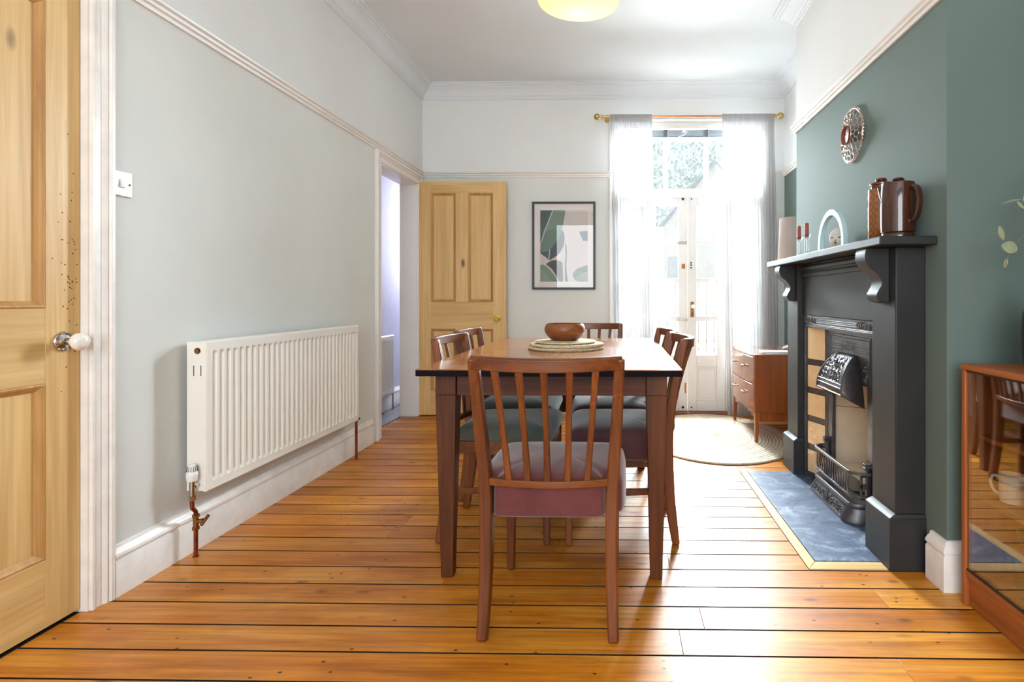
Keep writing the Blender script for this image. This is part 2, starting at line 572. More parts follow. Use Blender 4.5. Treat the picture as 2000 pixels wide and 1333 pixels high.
# ------------------------------------------------------------------ structure
XL, XR, XB, YB, ZC = -1.69, 1.43, 1.128, 4.85, 2.825
YN = -2.5
b = nb()
gap = 0.0065
edges = [1.576 + 0.125 * k for k in range(-33, 27)]
HX0, HY0, HY1 = 0.705, 2.083, 3.255
for y0, y1 in zip(edges[:-1], edges[1:]):
    y1 = min(y1, YB + 0.02)
    if y0 >= y1:
        continue
    x = XL - 0.13 if 3.95 < y0 < 4.70 else XL - 0.02
    cuts = [x]
    cx = x + random.uniform(0.5, 2.6)
    while cx < XR - 0.3:
        cuts.append(cx)
        cx += random.uniform(1.4, 3.2)
    cuts.append(XR + 0.02)
    for xa, xb in zip(cuts[:-1], cuts[1:]):
        ya, yb = y0 + gap / 2, y1 - gap / 2
        if yb <= HY0 + 0.003 or ya >= HY1 or xb <= HX0:
            box(b, xa + 0.0006, xb - 0.0006, ya, yb, -0.025, 0)
            continue
        if xa < HX0:
            box(b, xa + 0.0006, HX0 - 0.002, ya, yb, -0.025, 0)
        if ya < HY0:
            box(b, max(xa, HX0), xb, ya, HY0 - 0.002, -0.025, 0)
        if yb > HY1:
            box(b, max(xa, HX0), xb, HY1 + 0.002, yb, -0.025, 0)
b.normal_update()
bmesh.ops.recalc_face_normals(b, faces=b.faces[:])
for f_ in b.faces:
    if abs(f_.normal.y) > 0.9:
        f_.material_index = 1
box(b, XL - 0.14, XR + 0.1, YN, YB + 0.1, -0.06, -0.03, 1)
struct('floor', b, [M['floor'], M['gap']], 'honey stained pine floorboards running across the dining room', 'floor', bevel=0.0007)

b = nb()
box(b, XL - 0.14, XR + 0.14, YN - 0.14, YB + 0.15, ZC, ZC + 0.12)
struct('ceiling', b, M['ceiling'], 'plain white plaster ceiling of the dining room', 'ceiling')

D1 = (0.965, 1.768)
b = nb()
box(b, XL - 0.14, XL, YN, D1[0], -0.03, ZC)
box(b, XL - 0.14, XL, D1[0], D1[1], 2.0, ZC)
box(b, XL - 0.14, XL, D1[1], 3.97, -0.03, ZC)
box(b, XL - 0.14, XL, 3.97, 4.72, 1.962, ZC)
box(b, XL - 0.14, XL, 4.72, YB + 0.15, -0.03, ZC)
struct('wall_left', b, M['wall'], 'off white wall behind the radiator with two doorways', 'wall')
WX0, WX1, WZ1 = 0.0, 1.224, 2.53
b = nb()
box(b, XL, WX0, YB, YB + 0.15, -0.03, ZC)
box(b, WX0, WX1, YB, YB + 0.15, WZ1, ZC)
box(b, WX1, XR + 0.14, YB, YB + 0.15, -0.03, ZC)
struct('wall_back', b, M['wall'], 'off white end wall around the glazed garden doors', 'wall')
b = nb()
box(b, XR, XR + 0.14, YN, YB, -0.03, ZC)
struct('wall_right', b, M['green'], 'grey green painted wall in the alcoves beside the chimney breast', 'wall')
b = nb()
box(b, XB, XR, 1.95, 2.22, -0.03, ZC)
box(b, XB, XR, 3.25, 3.57, -0.03, ZC)
box(b, XB, XR, 2.22, 3.25, 0.93, ZC)
box(b, XR - 0.02, XR, 2.22, 3.25, -0.03, 0.93)
struct('wall_chimney', b, M['green'], 'grey green chimney breast above the fireplace, white over the rail', 'wall')
b = nb()
box(b, XL, -1.25, YN - 0.14, YN, -0.03, ZC)
box(b, 0.95, XR, YN - 0.14, YN, -0.03, ZC)
box(b, -1.25, 0.95, YN - 0.14, YN, -0.03, 0.6)
box(b, -1.25, 0.95, YN - 0.14, YN, 2.5, ZC)
struct('wall_front', b, M['wall'], 'off white wall behind the viewer with an added wide window opening', 'wall')
b = nb()
for x in (-1.25, -0.17, 0.87):
    box(b, x, x + 0.08, YN - 0.12, YN - 0.04, 0.6, 2.5)
for z in (0.6, 1.5, 2.43):
    box(b, -1.17, 0.87, YN - 0.11, YN - 0.05, z, z + 0.07)
struct('added_window', b, M['trim'], 'white sash window frame added for the fill light in the wall behind the viewer', 'window')  # unseen window, added as an opening for the fill light

SK = [(0, 0), (0.024, 0), (0.024, 0.116), (0.019, 0.122), (0.019, 0.127), (0.025, 0.131), (0.025, 0.139), (0.017, 0.150), (0.010, 0.156), (0.008, 0.166), (0, 0.168)]
RAIL = [(0, 0), (0.010, 0.0), (0.013, 0.008), (0.013, 0.013), (0.022, 0.017), (0.024, 0.026), (0.019, 0.030), (0.030, 0.036), (0.032, 0.044), (0.018, 0.050), (0, 0.050)]
COR = [(0, 0), (0.012, 0), (0.012, 0.012), (0.020, 0.014), (0.020, 0.024), (0.030, 0.028), (0.038, 0.045), (0.055, 0.066), (0.078, 0.080), (0.086, 0.082), (0.086, 0.092), (0.104, 0.094), (0.106, 0.104), (0.124, 0.106), (0.124, 0.1155), (0, 0.1155)]
ZR, ZK = 2.038, ZC - 0.115

b = nb()
trim(b, SK, (XL, 1.842, 0), (XL, 3.55, 0), (1, 0, 0))
trim(b, [(u * 0.6, z) for u, z in SK], (XL, 3.55, 0), (XL, 3.858, 0), (1, 0, 0))
struct('baseboard_left', b, M['trim_warm'], 'tall white moulded baseboard below the white radiator', 'baseboard')
b = nb()
trim(b, SK, (-0.9, YB, 0), (WX0 - 0.07, YB, 0), (0, -1, 0))
trim(b, SK, (WX1 + 0.07, YB, 0), (XR, YB, 0), (0, -1, 0))
struct('baseboard_back', b, M['trim'], 'white baseboard along the end wall beside the garden doors', 'baseboard')
b = nb()
trim(b, SK, (XB, 2.04, 0), (XB, 1.95, 0), (-1, 0, 0), 0, -1)
trim(b, SK, (XB, 1.95, 0), (XR, 1.95, 0), (0, -1, 0), -1, 0)
struct('baseboard_chimney', b, M['trim_warm'], 'short white baseboard turning the corner of the chimney breast beside the cabinet', 'baseboard')
b = nb()
trim(b, SK, (XR, YB, 0), (XR, 3.57, 0), (-1, 0, 0))
trim(b, SK, (XR, 3.57, 0), (XB, 3.57, 0), (0, 1, 0), 0, -1)
struct('baseboard_right', b, M['trim'], 'white baseboard in the alcove behind the chest of drawers', 'baseboard')

b = nb()
trim(b, RAIL, (XL, YN, ZR), (XL, YB, ZR), (1, 0, 0), 0, 1)
struct('trim_1', b, M['trim'], 'white picture rail along the wall above the radiator', 'picture rail')
b = nb()
trim(b, RAIL, (XL, YB, ZR), (WX0 - 0.02, YB, ZR), (0, -1, 0), 1, 0)
trim(b, RAIL, (WX1 + 0.02, YB, ZR), (XR, YB, ZR), (0, -1, 0), 0, 1)
struct('trim_2', b, M['trim'], 'white picture rail along the end wall above the framed print', 'picture rail')
b = nb()
trim(b, RAIL, (XR, YB, ZR), (XR, 3.57, ZR), (-1, 0, 0), 1, 1)
trim(b, RAIL, (XR, 3.57, ZR), (XB, 3.57, ZR), (0, 1, 0), 1, -1)
trim(b, RAIL, (XB, 3.57, ZR), (XB, 1.95, ZR), (-1, 0, 0), -1, -1)
trim(b, RAIL, (XB, 1.95, ZR), (XR, 1.95, ZR), (0, -1, 0), -1, 1)
trim(b, RAIL, (XR, 1.95, ZR), (XR, YN, ZR), (-1, 0, 0), 1, 0)
struct('trim_3', b, M['trim'], 'white picture rail around the chimney breast above the lattice mirror', 'picture rail')
b = nb()
trim(b, COR, (XL, YN, ZK), (XL, YB, ZK), (1, 0, 0), 0, 1)
trim(b, COR, (XL, YB, ZK), (XR, YB, ZK), (0, -1, 0), 1, 1)
trim(b, COR, (XR, YB, ZK), (XR, 3.57, ZK), (-1, 0, 0), 1, 1)
trim(b, COR, (XR, 3.57, ZK), (XB, 3.57, ZK), (0, 1, 0), 1, -1)
trim(b, COR, (XB, 3.57, ZK), (XB, 1.95, ZK), (-1, 0, 0), -1, -1)
trim(b, COR, (XB, 1.95, ZK), (XR, 1.95, ZK), (0, -1, 0), -1, 1)
trim(b, COR, (XR, 1.95, ZK), (XR, YN, ZK), (-1, 0, 0), 1, 0)
struct('trim_4', b, M['ceiling'], 'stepped white plaster cornice around the ceiling', 'cornice')

# door casings
ARCH = [(0, 0), (0.016, 0), (0.016, 0.008), (0.012, 0.012), (0.012, 0.034), (0.018, 0.040), (0.022, 0.046), (0.018, 0.052), (0.026, 0.058), (0.026, 0.070), (0.018, 0.076), (0, 0.076)]
def casing(bm, ya, yb, zt, z0=0.0, far=True, w=1.0):
    # upright: profile (outward, across) swept vertically
    def up(y, s):
        A = [(XL + u, y + s * v * w, z0) for u, v in ARCH]
        B = [(XL + u, y + s * v * w, zt + v * w) for u, v in ARCH]
        loft(bm, [A, B])
    up(ya, -1)
    if far:
        up(yb, 1)
    A = [(XL + u, ya - v * w, zt + v * w) for u, v in ARCH]
    B = [(XL + u, yb + v * w, zt + v * w) for u, v in ARCH]
    loft(bm, [A, B])
b = nb()
casing(b, D1[0], D1[1], 2.0)
box(b, XL - 0.14, XL + 0.004, D1[1] - 0.006, D1[1] + 0.001, 0, 2.0)
box(b, XL - 0.14, XL + 0.004, D1[0] - 0.001, D1[0] + 0.006, 0, 2.0)
box(b, XL - 0.14, XL + 0.004, D1[0], D1[1], 1.994, 2.001)
struct('trim_5', b, M['trim_warm'], 'white moulded casing around the closed pine door by the light switch', 'door casing', bevel=0.001)
b = nb()
casing(b, 3.97, 4.72, 1.962, w=1.05)
box(b, XL - 0.145, XL + 0.004, 3.962, 3.978, 0, 1.962)
box(b, XL - 0.145, XL + 0.004, 4.712, 4.728, 0, 1.962)
box(b, XL - 0.145, XL + 0.004, 3.97, 4.72, 1.954, 1.966)
struct('trim_6', b, M['trim'], 'white casing and jamb of the open doorway to the hall', 'door casing', bevel=0.001)

# hall seen through the doorway
b = nb()
box(b, -2.2, -2.065, 3.0, 7.0, -0.06, 2.5)
M['lilac'] = plain('pale_lilac_paint', (218, 218, 232), 0.6, var=0.02)
struct('wall_hall', b, M['lilac'], 'pale lilac wall of the hall seen through the doorway', 'wall')
for nm, lb, q in (('wall_hall_near', 'lilac end wall of the hall behind the long radiator wall', (-2.065, XL - 0.14, 2.86, 3.0)),
                  ('wall_hall_far', 'lilac end wall of the hall beyond the garden side', (-2.065, XL - 0.14, 6.86, 7.0)),
                  ('wall_hall_side', 'outer lilac wall of the hall past the open pine door', (XL - 0.14, XL - 0.04, YB + 0.15, 7.0))):
    b = nb(); box(b, *q, -0.06, 2.5); struct(nm, b, M['lilac'], lb, 'wall')
b = nb(); box(b, XL - 0.5, XL - 0.15, 0.6, 2.2, -0.06, 2.3)  # unseen block added to stop bright sky leaking in under the door
struct('light_block', b, M['dark_wall'] if 'dark_wall' in M else M['lilac'], 'unseen block added behind the closed pine door against light leaks', 'wall')
b = nb(); box(b, XL - 0.15, XL - 0.021, D1[0], D1[1], -0.06, -0.004)
struct('trim_11', b, M['gap'], 'threshold strip coloured as the shadow gap under the closed pine door', 'threshold')  # dark colour stands for the shadow in the gap under the door
b = nb()
box(b, -2.2, XL - 0.14, 2.86, 7.0, 2.5, 2.6)
struct('ceiling_hall', b, M['ceiling'], 'low white ceiling of the hall beyond the doorway', 'ceiling')
b = nb()
for i in range(13):
    for j in range(2):
        box(b, -2.064 + j * 0.116, -2.064 + j * 0.116 + 0.113, 3.0 + i * 0.3, 3.297 + i * 0.3, -0.03, -0.002)
box(b, -2.064, XL - 0.142, 3.0, 7.0, -0.06, -0.012)
struct('floor_hall', b, M['tile_dark'], 'dark slate tiled hall floor beyond the doorway', 'floor', bevel=0.001)
b = nb()
trim(b, SK, (-2.065, 6.86, 0), (-2.065, 3.0, 0), (1, 0, 0))
struct('baseboard_hall', b, M['trim'], 'white baseboard on the lilac hall wall', 'baseboard')

# ------------------------------------------------------------------ pine doors (local: x across 0..w, y 0 = face toward viewer, z up)
def pine_door(name, label, w, h, loc, rz, knob_x, hinge_x, knob_kind, zk):
    root = thing(name, label, 'door', loc, rz, kind='structure')
    t, st, mw = 0.036, 0.108, 0.105
    mu = w / 2
    z = [0.0, 0.205, 0.731, 0.957, 1.88, h]
    for x0 in (0, w - st):
        b = nb(); box(b, x0, x0 + st, 0, t, 0, h); obj('stile', b, M['pine_z'], root, 0.0012)
    for z0, z1 in ((0, z[1]), (z[2], z[3]), (z[4], z[5])):
        b = nb(); box(b, st, w - st, 0.0006, t - 0.0006, z0, z1); obj('rail', b, M['pine_x'], root, 0.0012)
    for z0, z1 in ((z[1], z[2]), (z[3], z[4])):
        b = nb(); box(b, mu - mw / 2, mu + mw / 2, 0.001, t - 0.001, z0, z1); obj('muntin', b, M['pine_z'], root, 0.0012)
        for x0, x1 in ((st, mu - mw / 2), (mu + mw / 2, w - st)):
            b = nb(); box(b, x0, x1, 0.013, 0.022, z0, z1); obj('panel', b, M['pine_z'], root)
            b = nb()
            m, d = 0.022, 0.013
            prof = [(0, 0.0), (0.004, -0.003), (0.009, -0.0005), (0.012, 0.003), (m, 0.0105), (m, d), (0, d)]
            C = [(x0, z0, 1, 1), (x1, z0, -1, 1), (x1, z1, -1, -1), (x0, z1, 1, -1)]
            loft(b, [[(cx + sx * u, yy, cz + sz * u) for u, yy in prof] for cx, cz, sx, sz in C], closed=True)
            obj('moulding', b, M['pine_mould'], root, 0.0006)
    k = nb()
    if knob_kind == 'porcelain':
        lathe(k, [(0.0, -0.072), (0.012, -0.0715), (0.022, -0.066), (0.027, -0.056), (0.026, -0.046), (0.018, -0.036), (0.011, -0.031), (0.009, -0.026)], 28, (knob_x, 0, zk), axis='Y')
        kn = obj('door_knob', k, M['porcelain'], root)
        kn['label'] = 'round white porcelain door knob'
        c = nb()
        lathe(c, [(0, -0.026), (0.011, -0.026), (0.011, -0.012), (0.014, -0.009), (0.020, -0.008), (0.024, -0.005), (0.029, -0.006), (0.031, -0.003), (0.031, 0.001), (0, 0.001)], 28, (knob_x, 0, zk), axis='Y')
        for i in range(10):
            a = 2 * PI * i / 10
            tube(c, [(knob_x + 0.0255 * math.cos(a + q), -0.006, zk + 0.0255 * math.sin(a + q)) for q in (-0.2, 0, 0.2)], 0.0032, 6)
        o = obj('rosette', c, M['chrome'], root)
        o['label'] = 'ornate chrome rosette behind the knob'
    else:
        lathe(k, [(0.0, -0.060), (0.014, -0.059), (0.025, -0.050), (0.028, -0.040), (0.022, -0.028), (0.012, -0.020), (0.010, -0.014)], 12, (knob_x, 0, zk), axis='Y')
        kn = obj('door_knob', k, plain('yellow_faceted_glass', (206, 182, 34), 0.1, var=0.25, scale=60, coat=0.6), root, ang=10)
        kn['label'] = 'yellow faceted glass door knob'
        c = nb()
        lathe(c, [(0, -0.016), (0.011, -0.016), (0.013, -0.008), (0.026, -0.004), (0.027, 0.001), (0, 0.001)], 24, (knob_x, 0, zk), axis='Y')
        obj('rosette', c, M['chrome'], root)
    for hz in (0.24, 1.70):
        c = nb()
        tube(c, [(hinge_x, -0.003, hz - 0.045), (hinge_x, -0.003, hz + 0.045)], 0.006, 10)
        obj('hinge', c, M['dark_metal'], root)
    return root

d1 = pine_door('door_1', 'closed stripped pine panel door with white porcelain knob beside the light switch', D1[1] - D1[0] - 0.018, 1.982,
               (XL - 0.018, D1[0] + 0.009, 0.012), R(90), D1[1] - D1[0] - 0.018 - 0.055, 0.004, 'porcelain', 0.853)
d2 = pine_door('door_2', 'stripped pine four panel door standing open against the end wall', 0.745, 1.976,
               (XL + 0.004, 4.735, 0.008), 0.0, 0.672, -0.003, 'glass', 0.82)
# worm holes and filled nail marks on the near door's lock stile
b = nb()
random.seed(3)
for i in range(46):
    yy = 0.803 - 0.018 - random.uniform(0.008, 0.06) if i > 8 else 0.785 - random.uniform(0.02, 0.1)
    zz = random.gauss(1.06, 0.1) if i > 8 else random.uniform(0.75, 1.5)
    lathe(b, [(0, -0.0004), (random.uniform(0.001, 0.0024), -0.0003), (0.0026, 0.0002)], 7, (yy, 0, zz), axis='Y')
obj('wormholes', b, plain('old_nail_holes', (92, 56, 24), 0.8), d1)

# ------------------------------------------------------------------ light switch
t = thing('light_switch', 'white plastic single light switch on the wall beside the closed pine door', 'light switch', (XL, 1.882, 1.388))
b = nb(); box(b, 0, 0.008, -0.043, 0.043, -0.043, 0.043); obj('plate', b, M['plastic'], t, 0.003)
b = nb()
loft(b, [[(0.008, -0.009, -0.014), (0.008, 0.009, -0.014), (0.008, 0.009, 0.014), (0.008, -0.009, 0.014)], [(0.014, -0.0085, -0.013), (0.014, 0.0085, -0.013), (0.010, 0.0085, 0.013), (0.010, -0.0085, 0.013)]])
obj('rocker', b, M['plastic'], t, 0.001)
for s in (-1, 1):
    b = nb(); lathe(b, [(0.004, 0.0075), (0.004, 0.0088), (0.0025, 0.0092), (0, 0.0088)], 12, (0, s * 0.030, 0), axis='X'); obj('screw', b, M['dark_metal'], t)

# ------------------------------------------------------------------ radiators
def radiator(label, loc, rz, L, H, D, n, valve, name='radiator'):
    """local x along the wall (0..L), y = outward from the wall toward the room, z up"""
    t = thing(name, label, 'radiator', loc, rz)
    b = nb()
    # ribbed front sheet
    m = 0.022
    pitch = (L - 2 * m) / n
    xs = [(0, 0)]
    prof = [(0.0, D - 0.004), (m * 0.6, D)]
    for i in range(n):
        x0 = m + i * pitch
        prof += [(x0, D), (x0 + pitch * 0.16, D - 0.013), (x0 + pitch * 0.46, D - 0.013), (x0 + pitch * 0.64, D), (x0 + pitch * 0.98, D)]
    prof += [(L - m * 0.6, D), (L, D - 0.004)]
    def lev(z, k):
        return [(x, y + (0 if k == 1 else (D - y) if 0.01 < x < L - 0.01 else 0) * (1 - k), z) for x, y in prof] + [(L, D - 0.02, z), (0, D - 0.02, z)]
    loft(b, [[(x, (y if x < .01 or x > L - .01 else D) - 0.006, z) for x, y in prof] + [(L, D - 0.02, z), (0, D - 0.02, z)] for z in (0.0,)] +
         [lev(0.006, 0), lev(0.038, 0), lev(0.05, 1), lev(H - 0.05, 1), lev(H - 0.038, 0), lev(H - 0.006, 0)] +
         [[(x, (y if x < .01 or x > L - .01 else D) - 0.006, z) for x, y in prof] + [(L, D - 0.02, z), (0, D - 0.02, z)] for z in (H,)])
    obj('front_panel', b, M['rad'], t, ang=25)
    for x0, x1 in ((-0.003, -0.001), (L + 0.001, L + 0.003)):
        b = nb(); box(b, x0, x1 + 0.002, 0.022, D - 0.006, 0.004, H - 0.004)
        obj('side_panel', b, M['rad'], t, 0.0008)
    b = nb(); box(b, 0.004, L - 0.004, 0.024, D - 0.021, 0.02, H - 0.003); obj('back_panel', b, M['rad'], t)
    for x in (0.12, L - 0.12):
        b = nb()
        box(b, x - 0.02, x + 0.02, 0.0, 0.026, 0.03, H - 0.06)
        box(b, x - 0.008, x + 0.008, 0.0, 0.03, -0.012, 0.031)
        obj('bracket', b, M['rad'], t)
    if valve:
        yc = (0.022 + D) / 2
        b = nb()
        lathe(b, [(0, -0.0105), (0.007, -0.0105), (0.0075, -0.008), (0.004, -0.007), (0.004, -0.0035), (0.0125, -0.0038), (0.0135, -0.001), (0, -0.001)], 18, (0, yc, H - 0.038), axis='X')
        o = obj('bleed_plug', b, M['brasspipe'], t)
        for s in (-1, 1):
            b = nb()
            box(b, -0.0038, -0.0012, yc + s * 0.014 - 0.0015, yc + s * 0.014 + 0.0015, H - 0.135, H - 0.095)
            obj('slot', b, M['black'], t)
        # valve, head and pipe at the near end, stop tap, floor pipe
        vx, vz = -0.030, 0.03
        b = nb()
        tube(b, smooth_path([(0.002, yc, vz), (-0.012, yc, vz), (vx - 0.0, yc, vz - 0.004), (vx - 0.002, yc, vz - 0.03)], 5), 0.0085, 12)
        lathe(b, [(0.0115, -0.024), (0.0135, -0.022), (0.0135, -0.010), (0.0115, -0.008)], 6, (0, yc, vz), axis='X')
        tube(b, [(vx, yc, vz - 0.035), (vx, yc, vz + 0.024)], 0.010, 12)
        tube(b, [(vx, yc, vz - 0.052), (vx, yc, vz - 0.036)], 0.0125, 6)
        o = obj('valve_body', b, M['chrome'], t)
        b = nb()
        lathe(b, [(0, 0.022), (0.017, 0.022), (0.0185, 0.026), (0.0205, 0.045), (0.0195, 0.055), (0.0175, 0.057), (0.0165, 0.072), (0.013, 0.083), (0.006, 0.087), (0, 0.087)], 24, (vx, yc, vz))
        h = obj('valve_head', b, M['plastic'], t)
        h['label'] = 'white thermostatic valve head'
        b = nb()
        for i in range(14):
            a = 2 * PI * i / 14
            tube(b, [(vx + 0.0178 * math.cos(a), yc + 0.0178 * math.sin(a), vz + 0.060), (vx + 0.0150 * math.cos(a), yc + 0.0150 * math.sin(a), vz + 0.078)], 0.0012, 6)
        obj('vent_slot', b, M['dark_metal'], h)
        z0 = -loc[2]
        b = nb()
        px, py = vx + 0.022, yc - 0.002
        tube(b, smooth_path([(vx, yc, vz - 0.05), (vx, yc, vz - 0.070), (vx + 0.003, yc, vz - 0.085), (px - 0.003, py, vz - 0.100), (px, py, vz - 0.115), (px, py, vz - 0.15)], 6) + [(px, py, z0 + 0.001)], 0.0075, 12)
        lathe(b, [(0.0075, z0 + 0.004), (0.012, z0 + 0.003), (0.012, z0 + 0.0005)], 14, (px, py, 0))
        obj('pipe', b, M['copper'], t)
        b = nb()
        zt = z0 + 0.135
        tube(b, [(px, py, zt - 0.028), (px, py, zt + 0.028)], 0.0095, 12)
        for dz in (-0.026, 0.022):
            tube(b, [(px, py, zt + dz - 0.006), (px, py, zt + dz + 0.006)], 0.0125, 6)
        tube(b, [(px, py, zt), (px + 0.004, py + 0.026, zt + 0.003)], 0.008, 10)
        tube(b, [(px - 0.008, py + 0.026, zt - 0.012), (px + 0.022, py + 0.034, zt + 0.018)], 0.0062, 10)
        obj('stop_tap', b, M['brasspipe'], t)
        b = nb()
        tube(b, [(L - 0.006, D + 0.002, 0.012), (L + 0.012, D * 0.8, 0.0), (L + 0.016, D * 0.75, -0.02), (L + 0.016, D * 0.75, z0 + 0.001)], 0.0075, 12)
        o = obj('pipe', b, M['copper'], t)
    return t
# long wall radiator: local +x runs along -Y seen from the room, so rotate so that x -> +Y and y -> +X
def mirror_rad(t):
    t.scale = (1, -1, 1)
rad = radiator('long white ribbed panel radiator on the wall with copper pipe and valve', (XL, 2.155, 0.247), R(90), 1.275, 0.585, 0.055 + 0.05, 31, True)
mirror_rad(rad)
hr = radiator('small white radiator on the lilac hall wall beyond the doorway', (-2.065, 4.35, 0.15), R(90), 0.66, 0.52, 0.07, 14, False)
mirror_rad(hr)
b = nb()
tube(b, [(0.64, 0.05, 0.02), (0.665, 0.05, 0.0), (0.665, 0.05, -0.15)], 0.008, 10)
obj('pipe', b, M['chrome'], hr)

# ------------------------------------------------------------------ garden doors, transom, curtains
YF = 4.915
b = nb()
box(b, WX0, WX0 + 0.03, YF - 0.01, YF + 0.075, 0, WZ1)
box(b, WX1 - 0.03, WX1, YF - 0.01, YF + 0.075, 0, WZ1)
box(b, WX0 + 0.03, WX1 - 0.03, YF - 0.01, YF + 0.075, 2.47, WZ1)
box(b, WX0 + 0.03, WX1 - 0.03, YF - 0.015, YF + 0.075, 1.882, 1.945)
for x in (0.403, 0.758):
    box(b, x, x + 0.036, YF + 0.005, YF + 0.06, 1.945, 2.47)
fr = struct('window_1', b, M['trim'], 'white three light transom window and frame above the garden doors', 'window', bevel=0.003)
for x0, x1 in ((WX0 + 0.03, 0.403), (0.439, 0.758), (0.794, WX1 - 0.03)):
    b = nb(); box(b, x0, x1, YF + 0.03, YF + 0.034, 1.945, 2.47); obj('pane', b, M['pane'], fr)
b = nb()
for x0, x1 in ((WX0 - 0.07, WX0), (WX1, WX1 + 0.07)):
    box(b, x0, x1, YB - 0.016, YB + 0.005, 0, WZ1 + 0.0)
box(b, WX0 - 0.07, WX1 + 0.07, YB - 0.016, YB + 0.005, WZ1 - 0.001, WZ1 + 0.012)
struct('trim_7', b, M['trim'], 'white casing around the garden doors behind the curtains', 'door casing', bevel=0.003)

PZ = [(0.5, 0.794), (0.839, 1.125), (1.17, 1.465), (1.501, 1.805)]
def leaf(name, label, x0, x1, sl, sr):
    root = thing(name, label, 'door', (x0, YF, 0), 0, kind='structure')
    w = x1 - x0
    y0, y1 = 0.005, 0.05
    b = nb()
    box(b, 0, sl, y0, y1, 0.012, 1.88)
    box(b, w - sr, w, y0, y1, 0.012, 1.88)
    zz = [0.012] + [z for p in PZ for z in p] + [1.88]
    for i in range(0, len(zz), 2):
        a, c = zz[i], zz[i + 1]
        if i == 0:
            box(b, sl, w - sr, y0, y1, 0.012, 0.10)
            box(b, sl, w - sr, y0, y1, 0.40, 0.5)
        else:
            box(b, sl, w - sr, y0 + 0.002, y1 - 0.002, a, c)
    obj('frame', b, M['trim'], root, 0.003)
    b = nb(); box(b, sl, w - sr, y0 + 0.016, y1 - 0.012, 0.10, 0.40); box(b, sl + 0.02, w - sr - 0.02, y0 + 0.010, y0 + 0.017, 0.125, 0.375); obj('panel', b, M['trim'], root, 0.004)
    for z0, z1 in PZ:
        b = nb(); box(b, sl, w - sr, 0.026, 0.030, z0, z1); obj('pane', b, M['pane'], root)
    return root
lA = leaf('door_3', 'white glazed garden door leaf with the bolt latch, first from the framed print', 0.285, 0.6105, 0.05, 0.078)
lB = leaf('door_4', 'white glazed garden door leaf with the brass lock plate', 0.6135, 0.939, 0.075, 0.075)
lC = leaf('window_3', 'white glazed side light behind the curtain nearer the framed print', 0.0305, 0.284, 0.05, 0.05)
lD = leaf('window_4', 'white glazed side light behind the curtain nearer the chimney breast', 0.9405, 1.1935, 0.05, 0.05)
for q in (lC, lD):
    q['category'] = 'window'
b = nb(); box(b, 0.022, 0.054, -0.001, 0.006, 0.83, 0.965); lp = obj('lock_plate', b, M['brasspipe'], lB, 0.001)
b = nb(); lathe(b, [(0, -0.05), (0.012, -0.048), (0.017, -0.038), (0.013, -0.028), (0.007, -0.02), (0.007, 0.0)], 18, (0.038, 0, 0.925), axis='Y'); obj('knob', b, M['porcelain'], lp)
b = nb(); box(b, 0.0345, 0.0415, -0.002, 0.0, 0.85, 0.872); obj('keyhole', b, M['black'], lp)
for z in (1.262, 1.285, 1.305):
    b = nb(); lathe(b, [(0, -0.007), (0.006, -0.006), (0.008, 0.005)], 10, (0.028, 0, z), axis='Y'); obj('latch_screw', b, M['dark_metal'], lB)
b = nb(); box(b, 0.273, 0.303, -0.006, 0.005, 1.255, 1.295); box(b, 0.281, 0.296, -0.014, -0.006, 1.268, 1.282); obj('rim_latch', b, M['brasspipe'], lA, 0.001)
for z in (1.478, 0.807):
    b = nb()
    tube(b, [(0.232, -0.004, z - 0.008), (0.322, -0.004, z - 0.008)], 0.003, 8)
    tube(b, [(0.232, -0.004, z + 0.008), (0.322, -0.004, z + 0.008)], 0.003, 8)
    box(b, 0.23, 0.236, -0.006, 0.005, z - 0.011, z + 0.011)
    box(b, 0.31, 0.324, -0.006, 0.005, z - 0.011, z + 0.011)
    obj('hook_bar', b, M['chrome'], lA)
for lf, x in ((lA, 0.285), (lB, 0.032)):
    for z in (1.862, 0.045):
        b = nb(); lathe(b, [(0, 0.001), (0.005 if lf is lB else 0.008, 0.0015), (0.007 if lf is lB else 0.012, 0.005)], 12, (x, 0, z), axis='Y'); obj('bolt_plate', b, M['dark_metal'], lf)
b = nb(); box(b, 0.300, 0.312, -0.003, 0.005, 0.17, 0.26); obj('hinge', b, M['brasspipe'], lA)
b = nb(); box(b, WX0, WX1, YB - 0.02, YF + 0.10, -0.03, 0.011)
struct('trim_8', b, wood('threshold_wood', (120, 62, 30), (160, 92, 48), 'X', 1.0, 0.5), 'brown wooden threshold below the garden doors', 'threshold', bevel=0.002)

# blind
t = thing('window_blind', 'grey venetian blind drawn up at the top of the transom window', 'blind', (WX0 + 0.034, YF - 0.03, 2.385))
bw = WX1 - WX0 - 0.068
b = nb(); box(b, 0, bw, -0.012, 0.012, 0.078, 0.105); obj('head_rail', b, M['trim'], t, 0.002)
b = nb()
for i in range(13):
    box(b, 0.002, bw - 0.002, -0.012 + 0.001 * math.sin(i * 2.1), 0.012 + 0.001 * math.sin(i * 2.1), 0.010 + i * 0.0045, 0.0125 + i * 0.0045)
obj('slat', b, M['blind'], t)
b = nb(); box(b, 0.0, bw, -0.013, 0.013, 0.0, 0.009); obj('bottom_rail', b, M['blind'], t, 0.001)
b = nb()
for x in (0.1, 0.4, 0.75, bw - 0.1):
    b = nb()
    box(b, x, x + 0.004, -0.015, -0.013, 0, 0.08)
    box(b, x, x + 0.004, 0.013, 0.015, 0, 0.08)
    box(b, x, x + 0.004, -0.0145, 0.0145, 0.0755, 0.0775)
    obj('ladder_tape', b, M['cord'], t)
b = nb()
cx = 0.55
